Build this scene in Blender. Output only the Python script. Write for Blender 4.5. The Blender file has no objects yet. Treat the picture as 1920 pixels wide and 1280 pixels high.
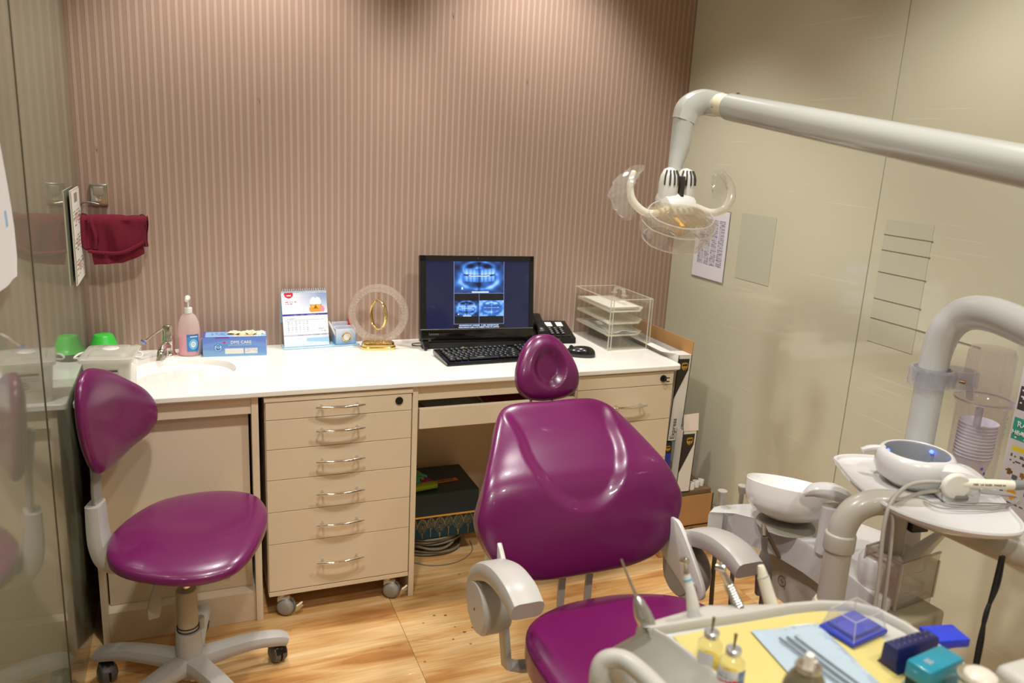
import bpy, bmesh, math, random
import numpy as np
from mathutils import Matrix, Vector, Euler
random.seed(4); rng = np.random.RandomState(5)
S = bpy.context.scene
COL = S.collection
PI = math.pi

# ---------------------------------------------------------------- camera, world, lamps, exposure
cd = bpy.data.cameras.new('camera'); cam = bpy.data.objects.new('camera', cd); COL.objects.link(cam); S.camera = cam
r_ = Vector((0.92600552, -0.37379575, 0.05282531)); d_ = Vector((-0.04243582, -0.24211198, -0.96931986)); f_ = Vector((0.37511728, 0.89535386, -0.24005936))
cam.matrix_world = Matrix(((r_.x, -d_.x, -f_.x, 0), (r_.y, -d_.y, -f_.y, 0), (r_.z, -d_.z, -f_.z, 1.5), (0, 0, 0, 1)))
cd.sensor_width = 36; cd.lens = 27.994; cd.clip_start = .02
cd.dof.use_dof = True; cd.dof.focus_distance = 2.35; cd.dof.aperture_fstop = 4.0

w = bpy.data.worlds.new('world'); S.world = w; w.use_nodes = True
w.node_tree.nodes['Background'].inputs[0].default_value = (1, .97, .93, 1)
w.node_tree.nodes['Background'].inputs[1].default_value = .25
S.view_settings.view_transform = 'Standard'; S.view_settings.look = 'None'
S.view_settings.exposure = 0.42; S.view_settings.gamma = 1; S.view_settings.use_curve_mapping = False

CEIL = 2.62
def downlight(x, y, power, rad=.06, ang=118):
    l = bpy.data.lights.new('downlight', 'SPOT'); l.energy = power; l.shadow_soft_size = rad
    l.spot_size = math.radians(ang); l.spot_blend = .55; l.color = (1.0, .98, .94)
    o = bpy.data.objects.new('downlight_lamp', l); COL.objects.link(o); o.location = (x, y, CEIL - .05)
for x, y, p, ang in ((.22, 2.48, 52, 92), (1.2, 2.48, 52, 92), (.2, 1.25, 56, 118), (1.2, 1.25, 46, 118), (.25, -.1, 44, 118), (1.25, -.1, 28, 118), (.7, -1.3, 60, 118)):
    downlight(x, y, p, ang=ang)

# ---------------------------------------------------------------- materials
def lin(c):
    c = np.asarray(c, float) / 255.0
    return np.where(c <= .04045, c / 12.92, ((c + .055) / 1.055) ** 2.4)
def rgba(c): return tuple(float(v) for v in lin(c)) + (1.0,)
MATS = {}
def mat(name, rgb, rough=.5, metal=0, coat=0, trans=0, ior=1.5, emit=None, es=1, bump=0, bscale=200, sss=0, spec=None, var=0, vscale=8):
    if name in MATS: return MATS[name]
    m = bpy.data.materials.new(name); m.use_nodes = True; nt = m.node_tree; b = nt.nodes['Principled BSDF']; I = b.inputs
    I['Base Color'].default_value = rgba(rgb); I['Roughness'].default_value = rough; I['Metallic'].default_value = metal
    I['Coat Weight'].default_value = coat; I['Coat Roughness'].default_value = .05; I['Transmission Weight'].default_value = trans; I['IOR'].default_value = ior
    if spec is not None: I['Specular IOR Level'].default_value = spec
    if sss: I['Subsurface Weight'].default_value = sss; I['Subsurface Scale'].default_value = .01
    if emit is not None: I['Emission Color'].default_value = rgba(emit); I['Emission Strength'].default_value = es
    tc = nt.nodes.new('ShaderNodeTexCoord')
    if var:
        n = nt.nodes.new('ShaderNodeTexNoise'); n.inputs['Scale'].default_value = vscale; n.inputs['Detail'].default_value = 5
        nt.links.new(tc.outputs['Object'], n.inputs['Vector'])
        mx = nt.nodes.new('ShaderNodeMix'); mx.data_type = 'RGBA'
        mx.inputs[6].default_value = rgba(np.array(rgb) * (1 - var)); mx.inputs[7].default_value = rgba(np.minimum(255, np.array(rgb) * (1 + var)))
        nt.links.new(n.outputs['Fac'], mx.inputs[0]); nt.links.new(mx.outputs[2], I['Base Color'])
    if bump:
        n = nt.nodes.new('ShaderNodeTexNoise'); n.inputs['Scale'].default_value = bscale; n.inputs['Detail'].default_value = 4
        nt.links.new(tc.outputs['Object'], n.inputs['Vector'])
        bp = nt.nodes.new('ShaderNodeBump'); bp.inputs['Strength'].default_value = bump; bp.inputs['Distance'].default_value = .002
        nt.links.new(n.outputs['Fac'], bp.inputs['Height']); nt.links.new(bp.outputs['Normal'], I['Normal'])
    MATS[name] = m; return m
def clearmat(name, tint=(235, 235, 235), haze=.1, rough=.03, hazecol=(235, 232, 225), refl=1.0):
    if name in MATS: return MATS[name]
    m = bpy.data.materials.new(name); m.use_nodes = True; nt = m.node_tree; nt.nodes.remove(nt.nodes['Principled BSDF']); N = nt.nodes.new; L = nt.links.new
    out = nt.nodes['Material Output']; tr = N('ShaderNodeBsdfTransparent'); tr.inputs[0].default_value = rgba(tint)
    gl = N('ShaderNodeBsdfGlossy'); gl.inputs['Roughness'].default_value = rough; gl.inputs[0].default_value = (refl, refl, refl, 1)
    df = N('ShaderNodeBsdfDiffuse'); df.inputs[0].default_value = rgba(hazecol)
    fr = N('ShaderNodeFresnel'); ge = N('ShaderNodeNewGeometry'); im_ = N('ShaderNodeMath'); im_.operation = 'MULTIPLY_ADD'; im_.inputs[1].default_value = 1 / 1.5 - 1.5; im_.inputs[2].default_value = 1.5; L(ge.outputs['Backfacing'], im_.inputs[0]); L(im_.outputs[0], fr.inputs[0])
    tl = N('ShaderNodeBsdfTranslucent'); tl.inputs[0].default_value = rgba(hazecol); dm = N('ShaderNodeMixShader'); dm.inputs[0].default_value = .5; L(df.outputs[0], dm.inputs[1]); L(tl.outputs[0], dm.inputs[2])
    m1 = N('ShaderNodeMixShader'); m1.inputs[0].default_value = haze; L(tr.outputs[0], m1.inputs[1]); L(dm.outputs[0], m1.inputs[2])
    m2 = N('ShaderNodeMixShader'); L(fr.outputs[0], m2.inputs[0]); L(m1.outputs[0], m2.inputs[1]); L(gl.outputs[0], m2.inputs[2]); L(m2.outputs[0], out.inputs[0])
    MATS[name] = m; return m
def printmat(name, rough=.5, emit=0, coat=0):
    if name in MATS: return MATS[name]
    m = bpy.data.materials.new(name); m.use_nodes = True; nt = m.node_tree; b = nt.nodes['Principled BSDF']
    a = nt.nodes.new('ShaderNodeAttribute'); a.attribute_name = 'ink'
    b.inputs['Roughness'].default_value = rough; b.inputs['Coat Weight'].default_value = coat
    if emit:
        b.inputs['Base Color'].default_value = (0.01, .01, .012, 1); nt.links.new(a.outputs['Color'], b.inputs['Emission Color']); b.inputs['Emission Strength'].default_value = emit
    else: nt.links.new(a.outputs['Color'], b.inputs['Base Color'])
    MATS[name] = m; return m

cream = mat('cream_laminate', (222, 204, 176), .38, bump=.02, bscale=60)
whitelam = mat('white_worktop', (243, 240, 232), .14, coat=.4, bump=.01, bscale=40)
plastic = mat('white_plastic', (222, 219, 212), .28, coat=.25)
plastic2 = mat('warm_white_plastic', (218, 213, 200), .32, coat=.2)
greypl = mat('grey_plastic', (176, 172, 166), .35, bump=.02, bscale=300)
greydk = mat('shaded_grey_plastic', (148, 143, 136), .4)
leather = mat('purple_leatherette', (100, 15, 76), .27, coat=.2, bump=.08, bscale=420)
chrome = mat('chrome', (225, 222, 216), .09, 1)
steel = mat('brushed_steel', (190, 188, 182), .28, 1)
gold = mat('gold', (238, 208, 132), .14, 1)
black = mat('black_plastic', (18, 18, 19), .32)
blacksoft = mat('black_matt', (14, 14, 14), .6)
dark = mat('dark_gap', (28, 24, 22), .8)
paper = mat('paper', (240, 238, 232), .7)
cardboard = mat('cardboard', (176, 132, 82), .75, bump=.05, bscale=90, var=.05)
acrylic = clearmat('clear_acrylic', (252, 251, 248), .02)
acryledge = clearmat('acrylic_edge', (246, 244, 236), .5, hazecol=(252, 250, 240))

# ---------------------------------------------------------------- mesh helpers
I4 = Matrix.Identity(4)
def catmull(P, n=6, closed=False):
    P = [Vector(p) for p in P]; out = []; N = len(P)
    rngi = range(N) if closed else range(N - 1)
    for i in rngi:
        p1, p2 = P[i], P[(i + 1) % N]
        p0 = P[i - 1] if (closed or i > 0) else p1 * 2 - p2
        p3 = P[(i + 2) % N] if (closed or i + 2 < N) else p2 * 2 - p1
        for k in range(n):
            t = k / n; t2 = t * t; t3 = t2 * t
            out.append(.5 * ((2 * p1) + (p2 - p0) * t + (2 * p0 - 5 * p1 + 4 * p2 - p3) * t2 + (3 * p1 - p0 - 3 * p2 + p3) * t3))
    if not closed: out.append(P[-1])
    return out
class B:
    def __init__(s, T=I4): s.bm = bmesh.new(); s.T = T
    def add(s, t, X=None):
        if X is not None: t.transform(X)
        me = bpy.data.meshes.new('tmp'); t.to_mesh(me); t.free(); s.bm.from_mesh(me); bpy.data.meshes.remove(me); return s
    def box(s, x0, x1, y0, y1, z0, z1, bev=0, seg=2, X=None):
        t = bmesh.new(); bmesh.ops.create_cube(t, size=1)
        for v in t.verts: v.co = Vector(((x0 + x1) / 2 + v.co.x * (x1 - x0), (y0 + y1) / 2 + v.co.y * (y1 - y0), (z0 + z1) / 2 + v.co.z * (z1 - z0)))
        if bev: bmesh.ops.bevel(t, geom=t.edges[:], offset=bev, segments=seg, affect='EDGES', profile=.5)
        return s.add(t, X)
    def cyl(s, p0, p1, r0, r1=None, seg=24, cap=True, bev=0):
        r1 = r0 if r1 is None else r1
        p0, p1 = Vector(p0), Vector(p1); d = p1 - p0; L = d.length
        t = bmesh.new(); bmesh.ops.create_cone(t, cap_ends=cap, segments=seg, radius1=r0, radius2=r1, depth=L)
        if bev:
            es = [e for e in t.edges if abs(abs(e.verts[0].co.z) - L / 2) < 1e-5 and abs(e.verts[0].co.z - e.verts[1].co.z) < 1e-5]
            bmesh.ops.bevel(t, geom=es, offset=bev, segments=3, affect='EDGES', profile=.5)
        X = Matrix.Translation((p0 + p1) / 2) @ d.to_track_quat('Z', 'Y').to_matrix().to_4x4()
        return s.add(t, X)
    def lathe(s, prof, c=(0, 0, 0), seg=32, axis=(0, 0, 1), sx=1, sy=1, close=False):
        t = bmesh.new(); rings = []
        for r, z in prof:
            if r < 1e-6: rings.append([t.verts.new((0, 0, z))])
            else: rings.append([t.verts.new((sx * r * math.cos(2 * PI * k / seg), sy * r * math.sin(2 * PI * k / seg), z)) for k in range(seg)])
        for a, b in zip(rings, rings[1:]):
            for k in range(seg):
                q = [a[k % len(a)], a[(k + 1) % len(a)], b[(k + 1) % len(b)], b[k % len(b)]]
                u = []
                for v in q:
                    if v not in u: u.append(v)
                if len(u) > 2:
                    try: t.faces.new(u)
                    except ValueError: pass
        bmesh.ops.recalc_face_normals(t, faces=t.faces)
        X = Matrix.Translation(Vector(c)) @ Vector(axis).to_track_quat('Z', 'Y').to_matrix().to_4x4() if tuple(axis) != (0, 0, 1) else Matrix.Translation(Vector(c))
        return s.add(t, X)
    def tube(s, pts, r, seg=12, smooth=0, closed=False, cap=True, flat=1.0, up=None):
        P = [Vector(p) for p in pts]; n0 = len(P)
        R = list(r) if hasattr(r, '__len__') else [r] * n0
        if smooth:
            Q = catmull(P, smooth, closed); R = [np.interp(i / smooth, range(n0 + (1 if closed else 0)), R + ([R[0]] if closed else [])) for i in range(len(Q))]; P = Q
        t = bmesh.new(); rings = []; n = len(P); prev = None
        for i, p in enumerate(P):
            a = P[i - 1] if (i > 0 or closed) else p; b = P[(i + 1) % n] if (i < n - 1 or closed) else p
            d = (b - a).normalized()
            if prev is None:
                u = Vector(up) if up is not None else (Vector((0, 0, 1)) if abs(d.z) < .9 else Vector((0, 1, 0)))
            else: u = Vector(up) if up is not None else prev
            x = d.cross(u).normalized(); y = x.cross(d).normalized(); prev = y
            rings.append([t.verts.new(p + x * (R[i] * math.cos(2 * PI * k / seg)) + y * (R[i] * flat * math.sin(2 * PI * k / seg))) for k in range(seg)])
        for i in range(n if closed else n - 1):
            a, b = rings[i], rings[(i + 1) % n]
            for k in range(seg): t.faces.new((a[k], a[(k + 1) % seg], b[(k + 1) % seg], b[k]))
        if cap and not closed: t.faces.new(rings[0][::-1]); t.faces.new(rings[-1])
        bmesh.ops.recalc_face_normals(t, faces=t.faces)
        return s.add(t)
    def bar(s, pts, w_, h_, side, bev=.2, smooth=0):
        """rectangular-section sweep; side = fixed lateral axis, width along it; w_/h_ scalars or per-point lists"""
        P = [Vector(p) for p in pts]; n0 = len(P); W = list(w_) if hasattr(w_, '__len__') else [w_] * n0; H = list(h_) if hasattr(h_, '__len__') else [h_] * n0
        if smooth:
            Q = catmull(P, smooth); W = [np.interp(i / smooth, range(n0), W) for i in range(len(Q))]; H = [np.interp(i / smooth, range(n0), H) for i in range(len(Q))]; P = Q
        t = bmesh.new(); rings = []; sd = Vector(side).normalized(); n = len(P)
        for i, p in enumerate(P):
            d = (P[min(i + 1, n - 1)] - P[max(i - 1, 0)]).normalized(); y = sd.cross(d).normalized(); x = sd
            ring = []
            m = min(W[i], H[i]) * bev
            for cx, cy, a0 in ((1, 1, 0), (-1, 1, 90), (-1, -1, 180), (1, -1, 270)):
                for a in (0, 45, 90):
                    an = math.radians(a0 + a)
                    ring.append(t.verts.new(p + x * (cx * (W[i] / 2 - m) + m * math.cos(an)) + y * (cy * (H[i] / 2 - m) + m * math.sin(an))))
            rings.append(ring)
        for a, b in zip(rings, rings[1:]):
            for k in range(12): t.faces.new((a[k], a[(k + 1) % 12], b[(k + 1) % 12], b[k]))
        t.faces.new(rings[0][::-1]); t.faces.new(rings[-1])
        bmesh.ops.recalc_face_normals(t, faces=t.faces)
        return s.add(t)
    def prism(s, poly, h0, h1, X=I4, bev=0, seg=2):
        """poly in local xy extruded along local z from h0 to h1"""
        t = bmesh.new(); a = [t.verts.new((p[0], p[1], h0)) for p in poly]; b = [t.verts.new((p[0], p[1], h1)) for p in poly]; n = len(poly)
        t.faces.new(a[::-1]); t.faces.new(b)
        for k in range(n): t.faces.new((a[k], a[(k + 1) % n], b[(k + 1) % n], b[k]))
        bmesh.ops.recalc_face_normals(t, faces=t.faces)
        if bev:
            es = [e for e in t.edges if abs(e.verts[0].co.z - e.verts[1].co.z) < 1e-7]
            bmesh.ops.bevel(t, geom=es, offset=bev, segments=seg, affect='EDGES', profile=.5)
        return s.add(t, X)
    def loft(s, rings, cap0=True, cap1=True, closed=True):
        t = bmesh.new(); R = [[t.verts.new(p) for p in r] for r in rings]
        for a, b in zip(R, R[1:]):
            n = len(a)
            for k in range(n if closed else n - 1): t.faces.new((a[k], a[(k + 1) % n], b[(k + 1) % n], b[k]))
        if cap0: t.faces.new(R[0][::-1])
        if cap1: t.faces.new(R[-1])
        bmesh.ops.recalc_face_normals(t, faces=t.faces)
        return s.add(t)
    def done(s, name, m, parent=None, smooth=True, ang=.7, kind=None, label=None):
        s.bm.transform(s.T)
        me = bpy.data.meshes.new(name); s.bm.to_mesh(me); s.bm.free()
        me.materials.append(m)
        if smooth:
            me.polygons.foreach_set('use_smooth', [True] * len(me.polygons)); me.set_sharp_from_angle(angle=ang)
        return link(name, me, parent, kind, label)
def link(name, me, parent=None, kind=None, label=None):
    o = bpy.data.objects.new(name, me); COL.objects.link(o)
    if parent is not None: setp(o, parent)
    if kind: o['kind'] = kind
    if label: o['label'] = label
    return o
def world_of(o):
    M = o.matrix_basis.copy(); p = o.parent
    if p is not None: M = world_of(p) @ o.matrix_parent_inverse @ M
    return M
def setp(o, parent):
    o.parent = parent; o.matrix_parent_inverse = world_of(parent).inverted()
def thing(name, label, cat, loc, group=None):
    o = bpy.data.objects.new(name, None); COL.objects.link(o); o.location = loc; o.empty_display_size = .05
    o['label'] = label; o['category'] = cat
    if group: o['group'] = group
    return o
def tag(o, label, cat, group=None):
    o['label'] = label; o['category'] = cat
    if group: o['group'] = group
    return o
def TR(x, y, z, rx=0, ry=0, rz=0):
    return Matrix.Translation((x, y, z)) @ Euler((math.radians(rx), math.radians(ry), math.radians(rz)), 'XYZ').to_matrix().to_4x4()
def FR(o, X, Y, Z=None):
    X = Vector(X).normalized(); Y = Vector(Y); Y = (Y - X * X.dot(Y)).normalized(); Z = X.cross(Y)
    return Matrix(((X.x, Y.x, Z.x, o[0]), (X.y, Y.y, Z.y, o[1]), (X.z, Y.z, Z.z, o[2]), (0, 0, 0, 1)))
def printed(name, W, H, nx, ny, fn, T, m, parent, th=0.0, warp=None):
    """flat print: a grid W x H in local xy (centre origin) whose faces carry their own ink colour"""
    u = (np.arange(nx) + .5) / nx; v = (np.arange(ny) + .5) / ny; U, V = np.meshgrid(u, v)
    c = np.clip(fn(U, V), 0, 255).reshape(-1, 3); c = lin(c)
    xs = np.linspace(-W / 2, W / 2, nx + 1); ys = np.linspace(-H / 2, H / 2, ny + 1)
    X, Y = np.meshgrid(xs, ys); Z = warp(X, Y) if warp else X * 0
    co = np.stack([X.ravel(), Y.ravel(), Z.ravel()], 1)
    i = np.arange(ny)[:, None] * (nx + 1) + np.arange(nx)[None, :]; i = i.ravel()
    f = np.stack([i, i + 1, i + nx + 2, i + nx + 1], 1)
    me = bpy.data.meshes.new(name); me.from_pydata(co.tolist(), [], f.tolist())
    at = me.attributes.new('ink', 'FLOAT_COLOR', 'FACE'); at.data.foreach_set('color', np.concatenate([c, np.ones((len(c), 1))], 1).astype(np.float32).ravel())
    me.transform(T); me.materials.append(m)
    if warp: me.polygons.foreach_set('use_smooth', [True] * len(me.polygons))
    return link(name, me, parent)
def text(body, size, T, m, parent, name='lettering', ext=.0004, bold=0, sx=1):
    c = bpy.data.curves.new('t', 'FONT'); c.body = body; c.size = size; c.extrude = ext; c.align_x = 'CENTER'; c.align_y = 'CENTER'; c.offset = bold; c.resolution_u = 2
    o = bpy.data.objects.new('t', c); COL.objects.link(o)
    me = bpy.data.meshes.new_from_object(o); bpy.data.objects.remove(o); bpy.data.curves.remove(c)
    me.transform(T @ Matrix.Diagonal((sx, 1, 1, 1))); me.materials.clear(); me.materials.append(m)
    return link(name, me, parent)
def pad(name, outline, F, tf, tb, m, parent, nf=3.0, disp=None, nr=26, ns=120, label=None, sub=4):
    """upholstered cushion: closed smooth outline (u,v), domed front (tf) and back (tb); F maps (u,v,h) to world"""
    Q = catmull([(p[0], p[1], 0) for p in outline], 12, True)
    L = [0]
    for a, b in zip(Q, Q[1:] + Q[:1]): L.append(L[-1] + (b - a).length)
    tot = L[-1]; O = []
    for k in range(ns):
        s = tot * k / ns; i = max(j for j in range(len(Q)) if L[j] <= s); t = (s - L[i]) / max(1e-9, L[i + 1] - L[i]); O.append(Q[i].lerp(Q[(i + 1) % len(Q)], t))
    c = sum(O, Vector()) / ns
    rings = []
    ths = [PI / 2 * (i / nr) for i in range(nr + 1)]
    bmv = []; fcs = []
    def ring(th, T_, sign):
        t = math.sin(th) ** (2 / nf); h = T_ * max(0, math.cos(th)) ** (2 / nf) * sign
        out = []
        for p in O:
            q = c + (p - c) * t; hh = h + (disp(q.x, q.y, t) * (1 if sign > 0 else 0) if disp else 0)
            out.append(F(q.x, q.y, hh))
        return out
    cfd = disp(c.x, c.y, 0) if disp else 0
    # use denser even spacing of t in the middle of the face
    ts = sorted(set([round(math.asin(min(1, (k / nr) ** (nf / 2))), 6) for k in range(1, nr + 1)] + [round(x, 6) for x in ths[nr // 2:]]))
    R = [ring(th, tf, 1) for th in ts]; Rb = [ring(th, tb, -1) for th in ths[2:-1]][::-1]
    V = [F(c.x, c.y, tf + cfd)]
    for r in R + Rb: V += r
    V.append(F(c.x, c.y, -tb)); n = len(R + Rb)
    for k in range(ns): fcs.append((0, 1 + k, 1 + (k + 1) % ns))
    for i in range(n - 1):
        a = 1 + i * ns; b = a + ns
        for k in range(ns): fcs.append((a + k, b + k, b + (k + 1) % ns, a + (k + 1) % ns))
    a = 1 + (n - 1) * ns
    for k in range(ns): fcs.append((a + (k + 1) % ns, a + k, len(V) - 1))
    me = bpy.data.meshes.new(name); me.from_pydata([tuple(v) for v in V], [], fcs)
    bm = bmesh.new(); bm.from_mesh(me); bmesh.ops.recalc_face_normals(bm, faces=bm.faces); bm.to_mesh(me); bm.free()
    me.polygons.foreach_set('use_smooth', [True] * len(me.polygons)); me.materials.append(m)
    return link(name, me, parent, label=label)
def rounded(P, n=5): return [(p.x, p.y) for p in catmull([(a, b, 0) for a, b in P], n, True)]
def flatx(): return Matrix(((1, 0, 0, 0), (0, 0, -1, 0), (0, 1, 0, 0), (0, 0, 0, 1)))   # local xy -> world x,z facing -y

# ---------------------------------------------------------------- room
LX, RX, WY, NY = -.306, 1.908, 2.857, -2.2
def wallpaper():
    m = bpy.data.materials.new('striped_wallpaper'); m.use_nodes = True; nt = m.node_tree; b = nt.nodes['Principled BSDF']; N = nt.nodes.new; L = nt.links.new
    tc = N('ShaderNodeTexCoord'); sp = N('ShaderNodeSeparateXYZ'); L(tc.outputs['Object'], sp.inputs[0])
    mu = N('ShaderNodeMath'); mu.operation = 'MULTIPLY'; mu.inputs[1].default_value = 2 * PI / .0228; L(sp.outputs['X'], mu.inputs[0])
    si = N('ShaderNodeMath'); si.operation = 'SINE'; L(mu.outputs[0], si.inputs[0])
    rp = N('ShaderNodeMapRange'); rp.inputs[1].default_value = .05; rp.inputs[2].default_value = .75; rp.interpolation_type = 'SMOOTHSTEP'; L(si.outputs[0], rp.inputs[0])
    mp = N('ShaderNodeMapping'); mp.inputs['Scale'].default_value = (900, 900, 90); L(tc.outputs['Object'], mp.inputs[0])
    no = N('ShaderNodeTexNoise'); no.inputs['Scale'].default_value = 1; no.inputs['Detail'].default_value = 2; L(mp.outputs[0], no.inputs['Vector'])
    m1 = N('ShaderNodeMix'); m1.data_type = 'RGBA'; m1.inputs[6].default_value = rgba((164, 136, 121)); m1.inputs[7].default_value = rgba((180, 156, 140)); L(rp.outputs[0], m1.inputs[0])
    m2 = N('ShaderNodeMix'); m2.data_type = 'RGBA'; m2.blend_type = 'MULTIPLY'; m2.inputs[0].default_value = .25; L(m1.outputs[2], m2.inputs[6]); L(no.outputs['Color'], m2.inputs[7])
    L(m1.outputs[2], b.inputs['Base Color'])
    b.inputs['Roughness'].default_value = .42; b.inputs['Specular IOR Level'].default_value = .35
    ad = N('ShaderNodeMath'); ad.operation = 'MULTIPLY_ADD'; ad.inputs[1].default_value = .25; L(no.outputs['Fac'], ad.inputs[0]); L(rp.outputs[0], ad.inputs[2])
    bp = N('ShaderNodeBump'); bp.inputs['Strength'].default_value = .5; bp.inputs['Distance'].default_value = .0012; L(ad.outputs[0], bp.inputs['Height']); L(bp.outputs[0], b.inputs['Normal'])
    return m
wp = wallpaper()
B().box(-.5, 2.1, WY, WY + .1, 0, CEIL).done('wall_back', wp, kind='structure', smooth=False)
# glass-faced partition panels on both sides
def panelmat(name, c, rough, scratch):
    m = bpy.data.materials.new(name); m.use_nodes = True; nt = m.node_tree; b = nt.nodes['Principled BSDF']; N = nt.nodes.new; L = nt.links.new
    tc = N('ShaderNodeTexCoord'); n = N('ShaderNodeTexNoise'); n.inputs['Scale'].default_value = 1.1; n.inputs['Detail'].default_value = 3; L(tc.outputs['Object'], n.inputs['Vector'])
    mx = N('ShaderNodeMix'); mx.data_type = 'RGBA'; mx.inputs[6].default_value = rgba(np.array(c) * .95); mx.inputs[7].default_value = rgba(np.minimum(255, np.array(c) * 1.04)); L(n.outputs['Fac'], mx.inputs[0])
    col = mx.outputs[2]
    if scratch:
        mp = N('ShaderNodeMapping'); mp.inputs['Scale'].default_value = (1, 2.2, 90); L(tc.outputs['Object'], mp.inputs[0])
        s = N('ShaderNodeTexNoise'); s.inputs['Scale'].default_value = 1; s.inputs['Detail'].default_value = 1; L(mp.outputs[0], s.inputs['Vector'])
        r = N('ShaderNodeMapRange'); r.inputs[1].default_value = .70; r.inputs[2].default_value = .74; L(s.outputs['Fac'], r.inputs[0])
        sc = N('ShaderNodeMath'); sc.operation = 'MULTIPLY'; sc.inputs[1].default_value = .35; L(r.outputs[0], sc.inputs[0])
        m2 = N('ShaderNodeMix'); m2.data_type = 'RGBA'; L(sc.outputs[0], m2.inputs[0]); L(col, m2.inputs[6]); m2.inputs[7].default_value = rgba((225, 220, 205)); col = m2.outputs[2]
    L(col, b.inputs['Base Color']); b.inputs['Roughness'].default_value = rough; b.inputs['IOR'].default_value = 1.5 if scratch else 2.0
    return m
pr = panelmat('right_glass_panel', (204, 200, 176), .045, True); plm = panelmat('left_glass_panel', (128, 130, 110), .05, False)
wr = B().box(RX + .004, RX + .1, NY, WY, 0, CEIL).done('wall_right', mat('joint_green', (128, 118, 84), .7), kind='structure', smooth=False)
wl = B().box(LX - .1, LX - .004, NY, WY, 0, CEIL).done('wall_left', mat('joint_grey', (92, 84, 62), .7), kind='structure', smooth=False)
for i, (a, b) in enumerate(((WY, 1.806), (1.806, .756), (.756, -.3), (-.3, -1.35), (-1.35, NY))):
    B().box(RX, RX + .006, b + .0018, a - .0018, .002, CEIL - .002, .0006, 1).done('panel', pr, wr, smooth=False)
for i, (a, b) in enumerate(((WY - .006, 1.962), (1.962, 1.06), (1.06, .15), (.15, -.75), (-.75, NY))):
    B().box(LX - .006, LX, b + .0018, a - .0018, .002, CEIL - .002, .0006, 1).done('panel', plm, wl, smooth=False)
B().box(LX - .0005, LX + .0012, 1.956, 1.967, .002, CEIL - .002).done('joint_strip', mat('joint_brown', (66, 56, 38), .5), wl, smooth=False)
B().box(LX - .1, RX + .1, NY - .1, NY, 0, CEIL).done('wall_front', mat('front_wall', (196, 186, 166), .6), kind='structure', smooth=False)
B().box(LX - .1, RX + .1, NY - .1, WY + .1, CEIL, CEIL + .08).done('ceiling', mat('ceiling_white', (232, 228, 218), .8), kind='structure', smooth=False)
B().box(RX - .012, RX, NY, WY, 0, .05, .002).done('baseboard_right', mat('skirting', (196, 184, 150), .5), kind='structure', smooth=False)

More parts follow.
